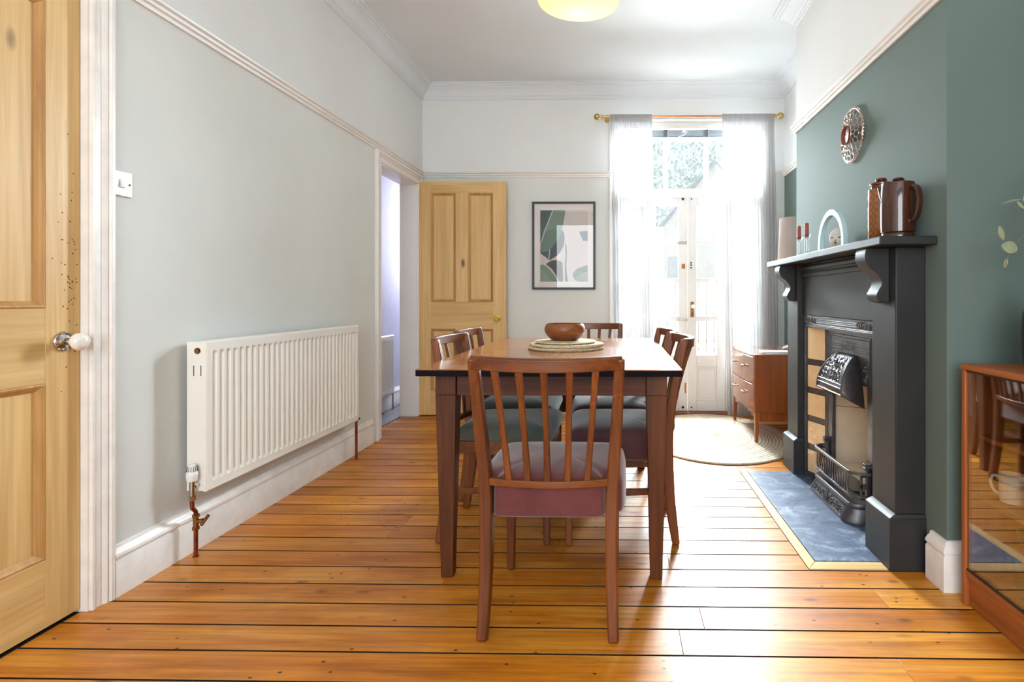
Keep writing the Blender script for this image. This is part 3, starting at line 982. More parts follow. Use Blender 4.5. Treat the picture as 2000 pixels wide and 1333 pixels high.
for i in range(7):
    a = R(20 + i * 22)
    tube(b, smooth_path([(cx, -0.018, 0.03), (cx + 0.018 * math.cos(a), -0.022 - 0.001 * i, 0.034 + 0.02 * math.sin(a)), (cx + 0.03 * math.cos(a + 0.5), -0.020, 0.034 + 0.028 * math.sin(a + 0.5))], 5), 0.0022, 6)
tube(b, smooth_path([(cx + 0.005, -0.016, 0.08), (cx, -0.02, 0.03), (cx - 0.03, -0.02, 0.012), (cx - 0.06, -0.018, 0.004)], 5), 0.004, 6)
obj('pull_cord', b, M['cord'], t)

# curtain pole
YP, ZP = 4.765, 2.533
t = thing('curtain_pole', 'slim brass curtain pole with round finials above the garden doors', 'curtain pole', (0.6, YP, ZP))
b = nb(); tube(b, [(-0.74, 0, 0), (0.74, 0, 0)], 0.008, 14); obj('pole', b, M['copper_rod'], t)
for s in (-1, 1):
    b = nb()
    lathe(b, [(0.0085, 0.66), (0.014, 0.662), (0.014, 0.672), (0.011, 0.675), (0.011, 0.715), (0.015, 0.717), (0.015, 0.727), (0.010, 0.73), (0.010, 0.742), (0.018, 0.748), (0.026, 0.762), (0.0275, 0.776), (0.022, 0.79), (0.010, 0.799), (0, 0.80)], 24, (0, 0, 0), axis='X')
    if s < 0:
        for v in b.verts:
            v.co.x *= -1
    obj('finial', b, M['brass'], t)
    b = nb()
    tube(b, [(s * 0.69, 0, 0), (s * 0.69, 0.084, -0.006)], 0.006, 10)
    lathe(b, [(0, 0.080), (0.02, 0.080), (0.02, 0.0845), (0, 0.0845)], 18, (s * 0.69, 0, -0.006), axis='Y')
    tube(b, [(s * 0.69, 0.002, -0.012), (s * 0.69, 0.002, 0.012)], 0.011, 12)
    obj('bracket', b, M['brass'], t)

def curtain(label, xa0, xa1, xb0, xb1, nf, seed, group):
    rnd = random.Random(seed)
    NU, NV = nf * 10, 44
    ph = [rnd.uniform(-0.8, 0.8) for _ in range(nf + 2)]
    am = [rnd.uniform(0.55, 1.25) for _ in range(nf + 2)]
    b = nb()
    rows = []
    for j in range(NV + 1):
        v = j / NV
        z = 0.012 + (ZP + 0.016 - 0.012) * (1 - v)
        row = []
        for i in range(NU + 1):
            u = i / NU
            x0 = xa0 + (xb0 - xa0) * v
            x1 = xa1 + (xb1 - xa1) * v
            k = min(nf, int(u * nf))
            fr_ = u * nf - k
            a0 = am[k] * (1 - fr_) + am[k + 1] * fr_
            p0 = ph[k] * (1 - fr_) + ph[k + 1] * fr_
            spread = min(1.0, 0.35 + v * 3.0)
            dy = math.sin(2 * PI * (u * nf) + p0) * 0.016 * a0 * spread + 0.006 * math.sin(5 * u + 7 * v + seed)
            dx = math.cos(2 * PI * (u * nf) + p0 * 1.3) * 0.006 * spread
            yy = YP + dy
            if v < 0.03:
                yy = YP - 0.011 + 0.3 * dy
            row.append(b.verts.new((x0 + (x1 - x0) * u + dx, yy, z)))
        rows.append(row)
    for r0, r1 in zip(rows[:-1], rows[1:]):
        for i in range(NU):
            b.faces.new((r0[i], r0[i + 1], r1[i + 1], r1[i]))
    o = obj('sheer_curtain', b, M['sheer'], None, ang=180)
    tag(o, label, 'curtain', group)
    h = nb()
    rr = []
    for i in range(NU + 1):
        u = i / NU
        x = xa0 + (xa1 - xa0) * u
        rr.append(((x, YP + 0.0125 + 0.003 * math.sin(2 * PI * u * nf * 1.5)), (x, YP - 0.0125 - 0.003 * math.sin(2 * PI * u * nf * 1.5 + 1))))
    prev = None
    for (xy0, xy1) in rr:
        cur = [h.verts.new((xy0[0], xy0[1], ZP - 0.05)), h.verts.new((xy0[0], xy0[1], ZP + 0.012)), h.verts.new((xy0[0], YP, ZP + 0.018)), h.verts.new((xy1[0], xy1[1], ZP + 0.012)), h.verts.new((xy1[0], xy1[1], ZP - 0.05))]
        if prev:
            for q in range(4):
                h.faces.new((prev[q], prev[q + 1], cur[q + 1], cur[q]))
        prev = cur
    obj('heading', h, M['sheer'], o, ang=180)
    return o
curtain('long sheer white curtain nearer the framed print', -0.062, 0.288, -0.03, 0.33, 14, 4, 'sheer curtains')
curtain('long sheer white curtain nearer the chimney breast, falling behind the chest of drawers', 0.880, 1.315, 0.925, 1.355, 17, 9, 'sheer curtains')

# ------------------------------------------------------------------ framed print
t = thing('framed_print', 'framed botanical print of dark green leaves on the end wall', 'picture', (-0.462, YB, 1.449))
W2, H2 = 0.272, 0.378
b = nb()
for x0, x1, z0, z1 in ((-W2, -W2 + 0.018, -H2, H2), (W2 - 0.018, W2, -H2, H2), (-W2 + 0.018, W2 - 0.018, -H2, -H2 + 0.018), (-W2 + 0.018, W2 - 0.018, H2 - 0.018, H2)):
    box(b, x0, x1, -0.024, -0.001, z0, z1)
obj('frame', b, M['navy'], t, 0.0015)
b = nb(); box(b, -W2 + 0.016, W2 - 0.016, -0.009, -0.002, -H2 + 0.016, H2 - 0.016); obj('mount', b, M['paper'], t)
PX0, PX1, PZ0, PZ1 = -0.203, 0.206, -0.310, 0.305
pm = [plain('print_' + n, c, 0.75, var=v, scale=22) for n, c, v in (('ground', (208, 198, 192), 0.02), ('dark_teal', (68, 86, 92), 0.08), ('sage_leaf', (112, 136, 118), 0.06), ('mid_leaf', (92, 120, 100), 0.07), ('ink_leaf', (58, 62, 76), 0.1), ('grey_green', (132, 148, 132), 0.06), ('vein', (206, 206, 198), 0.02), ('plum_leaf', (66, 58, 66), 0.1))]
b = nb()
def shape(pts, mi, lift):
    # pts in print units 0..1 (x right, y down)
    vs = [b.verts.new((PX0 + (PX1 - PX0) * min(1, max(0, x)), -0.0095 - lift * 0.00015, PZ1 - (PZ1 - PZ0) * min(1, max(0, y)))) for x, y in pts]
    f = b.faces.new(vs)
    f.material_index = mi
shape([(0, 0), (1, 0), (1, 1), (0, 1)], 0, 0)
shape([(0, 0), (.27, 0), (.20, .10), (.08, .28), (0, .46)], 1, 1)
shape(smooth_path([(.46, .27), (.50, .33), (.51, .42), (.47, .53), (.38, .62), (.27, .67), (.19, .70), (.12, .66), (.02, .61), (0, .55), (.1, .40)], 4), 4, 2)
shape(smooth_path([(.25, 0), (.51, 0), (.50, .12), (.46, .26), (.40, .36), (.30, .47), (.18, .56), (.06, .58), (.01, .56), (.01, .44), (.06, .33), (.12, .22), (.18, .11)], 4), 2, 3)
shape(smooth_path([(.46, .255), (.42, .35), (.33, .45), (.2, .545), (.07, .578), (.01, .55), (.02, .42), (.08, .33), (.2, .275), (.33, .255)], 4), 3, 4)
shape(smooth_path([(.12, .755), (.22, .71), (.33, .70), (.45, .725), (.47, .80), (.475, 1.0), (.40, 1.0), (.34, .92), (.25, .83)], 4), 7, 5)
shape([(0, .765), (.06, .76), (.15, .79), (.26, .86), (.34, .94), (.375, 1), (0, 1)], 2, 6)
shape([(0, .83), (.06, .845), (.14, .9), (.19, .96), (.215, 1), (0, 1)], 5, 7)
shape(smooth_path([(.68, .89), (.78, .82), (.9, .79), (1.0, .785), (1.0, 1.0), (.82, 1.0), (.72, .97)], 4), 3, 5)
shape(smooth_path([(.74, .95), (.86, .89), (1.0, .87), (1.0, 1.0), (.8, 1.0)], 3), 5, 6)
shape(smooth_path([(.52, .45), (.55, .50), (.56, .62), (.55, .8), (.58, 1.0), (.53, 1.0), (.52, .8), (.535, .62)], 3), 1, 5)
shape([(.82, .30), (.98, .29), (1, .30), (1, .43), (.9, .43)], 1, 5)
shape([(.26, 0), (.275, 0), (.20, .13), (.10, .30), (.03, .45), (.02, .44), (.09, .29), (.19, .12)], 6, 8)
shape([(.195, .545), (.21, .545), (.19, .70), (.185, .74), (.17, .70)], 6, 8)
shape([(.10, .76), (.14, .765), (.24, .83), (.33, .92), (.385, 1), (.37, 1), (.31, .92), (.22, .84)], 6, 8)
obj('print', b, pm, t, smooth=False)
b = nb(); box(b, -W2 + 0.018, W2 - 0.018, -0.0155, -0.0135, -H2 + 0.018, H2 - 0.018); obj('glass', b, M['pic_glass'], t)

# ------------------------------------------------------------------ pendant lamp
PL = (-0.18, 2.6, 2.369)
t = thing('pendant_lamp', 'cream glass dome pendant lamp hanging lit above the dining table', 'pendant lamp', PL)
b = nb()
outer = [(0.190, 0.0), (0.191, 0.012), (0.183, 0.045), (0.160, 0.082), (0.120, 0.115), (0.075, 0.135), (0.040, 0.145), (0.036, 0.165)]
inner = [(r - 0.004, h - (0.004 if h > 0.1 else 0)) for r, h in outer][::-1]
lathe(b, outer + inner + [outer[0]], 56)
sh = NT('cream_opal_glass')
v = sh.coords((1, 1, 1))
sh.set((0.92, 0.85, 0.60), 0.3)
tl = sh.n('ShaderNodeBsdfTranslucent'); tl.inputs[0].default_value = (0.95, 0.87, 0.60, 1)
mx = sh.n('ShaderNodeMixShader'); mx.inputs[0].default_value = 0.4
sh.l(sh.p.outputs[0], mx.inputs[1]); sh.l(tl.outputs[0], mx.inputs[2]); sh.l(mx.outputs[0], sh.out.inputs[0])
obj('shade', b, sh.m, t)
b = nb(); lathe(b, [(0, 0.075), (0.012, 0.062), (0.026, 0.040), (0.030, 0.022), (0.026, 0.004), (0.014, -0.006), (0, -0.009)][::-1], 24, (0, 0, 0.045)); obj('bulb', b, emit_mat('lit_bulb', (1, 0.93, 0.76), 2.0), t)
b = nb(); lathe(b, [(0, 0.115), (0.018, 0.115), (0.022, 0.15), (0.038, 0.162), (0.038, 0.172), (0.012, 0.20), (0, 0.20)], 20); obj('lamp_holder', b, M['brass'], t)
b = nb(); tube(b, [(0, 0, 0.19), (0, 0, ZC - PL[2] - 0.02)], 0.0035, 8); obj('flex', b, M['cord'], t)
b = nb(); lathe(b, [(0, -0.035), (0.015, -0.033), (0.045, -0.012), (0.05, -0.0005), (0, -0.0005)], 24, (0, 0, ZC - PL[2])); obj('ceiling_rose', b, M['plastic'], t)
light('pendant_bulb_light', 'POINT', (PL[0], PL[1], PL[2] + 0.0), 0.8, (1, 0.86, 0.55), size=0.04)

# ------------------------------------------------------------------ dining table
TX0, TX1, TY0, TY1, TZ = -0.692, 0.221, 1.915, 3.41, 0.755
tcx, tcy = (TX0 + TX1) / 2, (TY0 + TY1) / 2
t = thing('dining_table', 'long brown wooden dining table with tapered legs and shade-coloured edge', 'table', (tcx, tcy, 0))
hx, hy = (TX1 - TX0) / 2, (TY1 - TY0) / 2
for s in (-1, 1):
    b = nb()
    y0, y1 = (-hy, -0.0012) if s < 0 else (0.0012, hy)
    box(b, -hx, hx, y0, y1, TZ - 0.0035, TZ)
    o = obj('table_leaf', b, M['table_top'], t, 0.001)
b = nb(); box(b, -hx, hx, -hy, hy, TZ - 0.024, TZ - 0.0036); o = obj('shaded_edge', b, M['table_edge'], t, 0.0015)
o['label'] = 'edge of the table top with its shade put into the colour'
lx, ly = hx - 0.083, hy - 0.105
for sx in (-1, 1):
    for sy in (-1, 1):
        b = nb()
        wedge_tapered(b, sx * lx, sy * ly, 0.0, TZ - 0.10, 0.042, 0.073, ox=sx * 0.0, oy=0)
        box(b, sx * lx - 0.0365, sx * lx + 0.0365, sy * ly - 0.0365, sy * ly + 0.0365, TZ - 0.10, TZ - 0.0245)
        obj('leg', b, M['table_leg'], t, 0.0025)
for s in (-1, 1):
    b = nb(); box(b, -lx + 0.037, lx - 0.037, s * (ly + 0.012) - 0.011, s * (ly + 0.012) + 0.011, TZ - 0.103, TZ - 0.0245); obj('apron', b, M['table_x'], t, 0.0015)
    b = nb(); box(b, s * (lx + 0.012) - 0.011, s * (lx + 0.012) + 0.011, -ly + 0.037, ly - 0.037, TZ - 0.103, TZ - 0.0245); obj('apron', b, wood('table_side_apron', (70, 34, 20), (112, 58, 38), 'Y', 1.0, 0.35) if s < 0 else bpy.data.materials['table_side_apron'], t, 0.0015)

# ------------------------------------------------------------------ dining chairs (local: faces +y, back posts on y=0)
YPOSTS = {'stuffed': [(0.0, -0.034), (0.08, -0.022), (0.18, -0.010), (0.30, -0.002), (0.42, 0.0), (0.52, -0.006), (0.62, -0.021), (0.72, -0.041), (0.84, -0.070)],
          'frame': [(0.0, -0.042), (0.08, -0.028), (0.18, -0.013), (0.30, -0.003), (0.42, 0.0), (0.52, -0.006), (0.62, -0.019), (0.72, -0.035), (0.84, -0.054)]}
XPOST = [(0.0, 0.192), (0.08, 0.1885), (0.18, 0.186), (0.30, 0.185), (0.42, 0.187), (0.52, 0.193), (0.62, 0.200), (0.72, 0.205), (0.84, 0.210)]
def lerp(tab, z):
    for (a, p), (c, q) in zip(tab[:-1], tab[1:]):
        if z <= c:
            return p + (q - p) * (z - a) / (c - a)
    return tab[-1][1]
ZT = 0.833
def make_chair(label, loc, rz, seat_mat, style, wz, wx, stretch=True):
    YPOST = YPOSTS[style]
    t = thing('dining_chair', label, 'chair', loc, rz, 'dining chairs')
    for s in (-1, 1):
        zs = [0, 0.04, 0.1, 0.18, 0.26, 0.34, 0.42, 0.5, 0.58, 0.66, 0.74, ZT - 0.004]
        pth = smooth_path([(s * lerp(XPOST, z), lerp(YPOST, z), z) for z in zs], 3)
        pth[0] = (pth[0][0], pth[0][1], 0.0)
        n = len(pth)
        ws = [0.031 + 0.006 * math.sin(PI * min(1, i / n * 1.1)) for i in range(n)]
        ds = [0.030 + 0.014 * math.sin(PI * min(1, i / n * 1.05)) for i in range(n)]
        b = nb(); bar(b, pth, ws, ds, side=(1, 0, 0))
        for v in b.verts:
            v.co.z = max(0.0, v.co.z)
        obj('leg', b, wz, t, 0.006, seg=3)
        b = nb(); wedge_tapered(b, s * 0.188, 0.396, 0.0, 0.40, 0.026, 0.036, ox=s * 0.004, oy=0.004); obj('leg', b, wz, t, 0.004)
    # crest rail: bowed backward
    pts = []
    N = 16
    for i in range(N + 1):
        u = -1 + 2 * i / N
        pts.append((u * 0.217, lerp(YPOST, 0.815) - 0.060 * (1 - u * u) + 0.004, 0.814 - 0.003 * (1 - u * u)))
    b = nb()
    loops = []
    for p in pts:
        y, z = p[1], p[2]
        loops.append([(p[0], y - 0.014, z - 0.018), (p[0], y + 0.010, z - 0.018), (p[0], y + 0.008, z + 0.0185), (p[0], y + 0.001, z + 0.022), (p[0], y - 0.010, z + 0.021), (p[0], y - 0.016, z + 0.016)])
    loft(b, loops)
    obj('crest_rail', b, wx, t, 0.002)
    # lower cross rail
    b = nb()
    pts2 = [(u * 0.192, -0.004 - 0.036 * (1 - u * u), 0.458) for u in [-1 + 2 * i / 12 for i in range(13)]]
    bar(b, pts2, 0.022, 0.022, side=(0, 1, 0))
    obj('cross_rail', b, wx, t, 0.003)
    for k in (-2, -1, 0, 1, 2):
        xt, xb_ = k * 0.0715, k * 0.0575
        ut, ub = xt / 0.217, xb_ / 0.192
        yt = lerp(YPOST, 0.80) - 0.060 * (1 - ut * ut)
        yb = -0.004 - 0.036 * (1 - ub * ub)
        pth = []
        for i in range(11):
            q = i / 10
            z = 0.462 + (0.797 - 0.462) * q
            base = (lerp(YPOST, z) - lerp(YPOST, 0.462)) / (lerp(YPOST, 0.797) - lerp(YPOST, 0.462))
            pth.append((xb_ + (xt - xb_) * q, yb + (yt - yb) * base, z))
        b = nb(); bar(b, pth, [0.0205 - 0.003 * math.sin(PI * i / 10) for i in range(11)], 0.012, side=(1, 0, 0)); obj('spindle', b, wz, t, 0.003)
    # seat
    if style == 'stuffed':
        half = [(0.0, -0.012), (0.10, -0.012), (0.158, -0.006), (0.170, 0.022), (0.212, 0.034), (0.226, 0.09), (0.230, 0.20), (0.229, 0.335), (0.218, 0.400), (0.17, 0.415), (0.09, 0.419), (0.0, 0.420)]
        layers = [(0.965, 0.350), (1.0, 0.358), (1.0, 0.40), (0.995, 0.430), (0.965, 0.452), (0.90, 0.467), (0.78, 0.477), (0.55, 0.485), (0.28, 0.489), (0.04, 0.490)]
    else:
        half = [(0.0, 0.018), (0.10, 0.018), (0.165, 0.020), (0.180, 0.035), (0.195, 0.09), (0.208, 0.20), (0.222, 0.33), (0.229, 0.407), (0.215, 0.419), (0.12, 0.421), (0.0, 0.421)]
        layers = [(0.97, 0.416), (1.0, 0.422), (1.0, 0.434), (0.98, 0.448), (0.93, 0.463), (0.82, 0.476), (0.6, 0.485), (0.3, 0.490), (0.04, 0.491)]
    hp = smooth_path(half, 4)
    loop2 = hp + [(-x, y) for x, y in hp[::-1][1:-1]]
    cy = 0.20
    layers = smooth_path(layers, 3)
    b = nb()
    loops = [[(x * f, cy + (y - cy) * f, z) for x, y in loop2] for f, z in layers]
    loft(b, loops, cap1=False)
    b.verts.ensure_lookup_table()
    n = len(loop2)
    top = b.verts.new((0, cy, layers[-1][1]))
    vs = list(b.verts)
    last = vs[(len(layers) - 1) * n:len(layers) * n]
    for i in range(n):
        b.faces.new((last[i], last[(i + 1) % n], top))
    so = obj('seat', b, seat_mat, t, ang=60)
    # seat frame rails
    b = nb()
    if style == 'stuffed':
        box(b, -0.165, 0.165, 0.016, 0.034, 0.36, 0.40)
        for s in (-1, 1):
            bar(b, [(s * 0.186, 0.02, 0.380), (s * 0.190, 0.36, 0.380)], 0.018, 0.05, side=(1, 0, 0))
        box(b, -0.17, 0.17, 0.388, 0.406, 0.36, 0.40)
    else:
        box(b, -0.168, 0.168, 0.004, 0.024, 0.368, 0.417)
        for s in (-1, 1):
            bar(b, [(s * 0.188, 0.022, 0.392), (s * 0.208, 0.36, 0.392)], 0.022, 0.048, side=(1, 0, 0))
        box(b, -0.206, 0.206, 0.386, 0.408, 0.364, 0.417)
    obj('seat_frame', b, wx, t, 0.003)
    for s in (-1, 1) if stretch else ():
        b = nb(); bar(b, [(s * 0.187, -0.014, 0.215), (s * 0.190, 0.385, 0.205)], 0.014, 0.026, side=(1, 0, 0)); obj('stretcher', b, wx, t, 0.002)
    return t
make_chair('dining chair with mauve seat at near table end, its slatted back toward the viewer', (-0.203, 1.670, 0), R(-0.4), M['mauve'], 'stuffed', M['chair'], M['chair_x'], False)
make_chair('dining chair with grey green seat on the radiator side, next to the mauve chair', (-0.682, 2.478, 0), R(-91), M['sage'], 'frame', M['teak'], M['teak_x'])
make_chair('dining chair with grey green seat on the radiator side, nearer the open pine door', (-0.728, 2.955, 0), R(-90), M['sage'], 'frame', M['teak'], M['teak_x'])
make_chair('dining chair with plum seat on the fireplace side, next to the mauve chair', (0.198, 2.478, 0), R(91.5), M['plum'], 'stuffed', M['chair'], M['chair_x'])
make_chair('dining chair with plum seat on the fireplace side, nearer the chest of drawers', (0.180, 2.955, 0), R(93), M['plum'], 'stuffed', M['chair'], M['chair_x'])
make_chair('dining chair at far end of the table behind the wooden bowl', (-0.19, 3.605, 0), R(180), M['plum'], 'stuffed', M['chair'], M['chair_x'])

# ------------------------------------------------------------------ on the table
MX, MY = -0.247, 2.705
def rope_mat_obj(label, r, z, dx, dy):
    b = nb()
    th = 0.0145
    nr = max(6, int(r / 0.013))
    rings = [(0.0, th * 0.5)]
    prof = [(0.0, 0.002)]
    prof = [(0, 0.0), (r - 0.008, 0.0)]
    for i in range(7):
        a = -PI / 2 + PI * i / 6
        prof.append((r - 0.0072 + 0.0072 * math.cos(a), th / 2 + 0.0072 * math.sin(a)))
    q = r - 0.0145
    while q > 0.02:
        prof += [(q + 0.0012, th - 0.0035), (q - 0.004, th - 0.0008), (q - 0.0085, th - 0.0008)]
        q -= 0.0145
    prof.append((0, th - 0.002))
    lathe(b, prof, 72)
    o = obj('rope_placemat', b, M['rope'], None)
    o.location = (MX + dx, MY + dy, z)
    # twisted outer coil
    c = nb()
    for k in range(3):
        pts = []
        for i in range(300):
            a = 2 * PI * i / 300
            ph = a * 30 + k * 2 * PI / 3
            pts.append(((r - 0.002 + 0.0035 * math.cos(ph)) * math.cos(a), (r - 0.002 + 0.0035 * math.cos(ph)) * math.sin(a), th / 2 + 0.0032 * math.sin(ph)))
        tube(c, pts, 0.0038, 6, closed=True)
    obj('rim_cord', c, M['rope'], o)
    return tag(o, label, 'placemat', 'rope placemats under the bowl')
rope_mat_obj('large round rope placemat lying on the table, lowest of the stack', 0.176, TZ, 0, 0)
rope_mat_obj('large round rope placemat in the middle of the stack', 0.173, TZ + 0.0148, 0.004, 0.003)
b = nb()
lathe(b, [(0, 0), (0.140, 0), (0.147, 0.004), (0.147, 0.008), (0.140, 0.011), (0.12, 0.0105), (0.118, 0.0112), (0, 0.0112)], 64)
o = obj('woven_placemat', b, M['rope'], None)
o.location = (MX - 0.004, MY + 0.004, TZ + 0.0297)
tag(o, 'smaller thin woven placemat directly under the wooden bowl', 'placemat', 'rope placemats under the bowl')
b = nb()
lathe(b, [(0, 0.0), (0.055, 0.0), (0.068, 0.006), (0.086, 0.022), (0.0965, 0.042), (0.0975, 0.058), (0.091, 0.074), (0.0865, 0.080), (0.083, 0.080), (0.086, 0.072), (0.090, 0.058), (0.089, 0.043), (0.080, 0.026), (0.06, 0.012), (0, 0.009)], 56)
o = obj('wooden_bowl', b, M['bowl'], None)
o.location = (MX - 0.006, MY, TZ + 0.0411)
tag(o, 'round turned wooden bowl on the stacked placemats', 'bowl')

# ------------------------------------------------------------------ rug
b = nb()
prof = [(0.0, 0.0)]
N = 120
loops = []
for f, z in ((0.992, 0.0), (1.0, 0.004), (0.997, 0.009), (0.985, 0.011)):
    loops.append([(0.53 * f * math.cos(2 * PI * i / N), 0.72 * f * math.sin(2 * PI * i / N), z) for i in range(N)])
f = 0.97
k = 0
while f > 0.03:
    loops.append([(0.53 * f * math.cos(2 * PI * i / N), 0.72 * f * math.sin(2 * PI * i / N), 0.0085 if k % 2 == 0 else 0.011) for i in range(N)])
    f -= 0.016
    k += 1
loft(b, loops)
o = obj('oval_rug', b, M['jute'], None, ang=70)
o.location = (0.70, 4.085, 0.0005)
tag(o, 'oval braided jute rug on the floorboards in front of the garden doors', 'rug')

# ------------------------------------------------------------------ chest of drawers (front faces -x)
DX, DY0, DY1, DXB = 0.935, 3.86, 4.60, 1.39
dyc = (DY0 + DY1) / 2
RZ = 0.0116
t = thing('chest_of_drawers', 'small teak chest of two bow front drawers on tapered legs in the alcove', 'chest of drawers', (DX, dyc, 0))
hw = (DY1 - DY0) / 2
zb, zt = 0.215, 0.610
def bow(v):
    return -0.022 * (1 - (v / hw) ** 2)
for s in (-1, 1):
    b = nb(); box(b, 0.0, DXB - DX, s * (hw - 0.009) - 0.009, s * (hw - 0.009) + 0.009, zb, zt); obj('side_panel', b, M['dresser'], t, 0.0025)
b = nb()
vv = [-hw + 0.018 + (2 * hw - 0.036) * i / 20 for i in range(21)]
poly = [(bow(v) + 0.002, v) for v in vv] + [(DXB - DX, hw - 0.018), (DXB - DX, -hw + 0.018)]
prism(b, poly, lambda u, v, w: (u, v, w), zt - 0.016, zt)
obj('top', b, M['dresser_y'], t, 0.0015)
b = nb()
poly2 = [(bow(v) + 0.020, v) for v in vv] + [(DXB - DX, hw - 0.018), (DXB - DX, -hw + 0.018)]
prism(b, poly2, lambda u, v, w: (u, v, w), zb, zt - 0.016)
obj('carcass', b, M['dresser_y'], t)
for z0, z1 in ((zb + 0.006, 0.402), (0.408, zt - 0.019)):
    b = nb()
    poly = [(bow(v), v) for v in vv] + [(bow(v) + 0.018, v) for v in vv[::-1]]
    prism(b, poly, lambda u, v, w: (u, v, w), z0, z1)
    dr = obj('drawer', b, M['dresser_y'], t, 0.0015)
    for s in (-1, 1):
        v = s * 0.15
        zc = (z0 + z1) / 2 + 0.015
        h = nb()
        x = bow(v)
        tube(h, smooth_path([(x - 0.001, v - 0.04, zc), (x - 0.014, v - 0.028, zc), (x - 0.018, v, zc - 0.002), (x - 0.014, v + 0.028, zc), (x - 0.001, v + 0.04, zc)], 5), [0.003 + 0.0045 * math.sin(PI * i / 20) for i in range(21)], 10)
        obj('handle', h, M['brasspipe'], dr)
b = nb()
pa = [(-hw + 0.01, zb), (-hw + 0.01, 0.168), (-hw + 0.07, 0.165)] + [(v, 0.165 + 0.03 * math.sin(PI * (v + hw - 0.07) / (2 * hw - 0.14))) for v in [(-hw + 0.07) + (2 * hw - 0.14) * i / 16 for i in range(1, 16)]] + [(hw - 0.07, 0.165), (hw - 0.01, 0.168), (hw - 0.01, zb)]
prism(b, pa, lambda u, v, w: (w, u, v), 0.012, 0.028)
obj('front_apron', b, M['dresser_y'], t, 0.0015)
for s in (-1, 1):
    b = nb(); box(b, 0.028, DXB - DX - 0.03, s * (hw - 0.024) - 0.008, s * (hw - 0.024) + 0.008, 0.15, zb); obj('side_apron', b, M['dresser'], t, 0.0015)
    for x, ox in ((0.022, -0.006), (DXB - DX - 0.03, 0.006)):
        b = nb(); wedge_tapered(b, x, s * (hw - 0.022), RZ, zb - 0.001, 0.020, 0.032, ox=ox, oy=s * 0.006); obj('leg', b, M['dresser'], t, 0.002)

# lamp on the chest
LX, LY, LZ = 1.290, 4.10, zt
t = thing('table_lamp', 'table lamp with tall taupe drum shade and round wooden base on the chest of drawers', 'lamp', (LX, LY, LZ))
b = nb(); lathe(b, [(0, 0), (0.085, 0), (0.095, 0.010), (0.095, 0.022), (0.082, 0.038), (0.05, 0.05), (0.02, 0.056), (0, 0.057)], 36); obj('base', b, M['bowl'], t)
b = nb(); tube(b, [(0, 0, 0.055), (0, 0, 0.70)], 0.011, 14); obj('stem', b, M['bowl'], t)
b = nb(); lathe(b, [(0.128, 0.625), (0.112, 0.965), (0.109, 0.965), (0.125, 0.625), (0.128, 0.625)], 48); obj('lamp_shade', b, M['shade_fabric'], t, ang=60)
b = nb()
for i in range(3):
    a = 2 * PI * i / 3
    tube(b, [(0, 0, 0.70), (0.1225 * math.cos(a), 0.1225 * math.sin(a), 0.66)], 0.0025, 6)
obj('shade_carrier', b, M['brasspipe'], t)
# papers and books on the chest
def slab(name, label, cat, loc, rz, sx, sy, sz, mc, mp, group=None):
    t = thing(name, label, cat, loc, rz, group)
    b = nb(); box(b, -sx / 2 + 0.003, sx / 2 - 0.003, -sy / 2 + 0.003, sy / 2 - 0.001, 0.0015, sz - 0.0015); obj('pages', b, mp, t)
    b = nb(); box(b, -sx / 2, sx / 2, -sy / 2, sy / 2, 0, 0.0015); box(b, -sx / 2, sx / 2, -sy / 2, sy / 2, sz - 0.0015, sz); box(b, -sx / 2, -sx / 2 + 0.002, -sy / 2, sy / 2, 0.0015, sz - 0.0015); obj('cover', b, mc, t, 0.0006)
    return t
pg = plain('book_pages', (224, 218, 208), 0.8, var=0.08, scale=200)
slab('magazine', 'pale grey magazine lying lowest on the chest of drawers', 'magazine', (1.115, 3.945, zt), R(4), 0.22, 0.15, 0.010, plain('grey_cover', (186, 178, 172), 0.5), pg, 'magazines on the chest')
slab('magazine', 'pale cream magazine lying on top of the pale grey one', 'magazine', (1.10, 3.96, zt + 0.0102), R(-3), 0.20, 0.14, 0.008, plain('cream_cover', (226, 220, 208), 0.4), pg, 'magazines on the chest')
slab('book', 'dark red book beside the magazines on the chest of drawers', 'book', (1.315, 3.925, zt), R(2), 0.12, 0.09, 0.018, plain('dark_red_cover', (92, 36, 26), 0.4), pg)

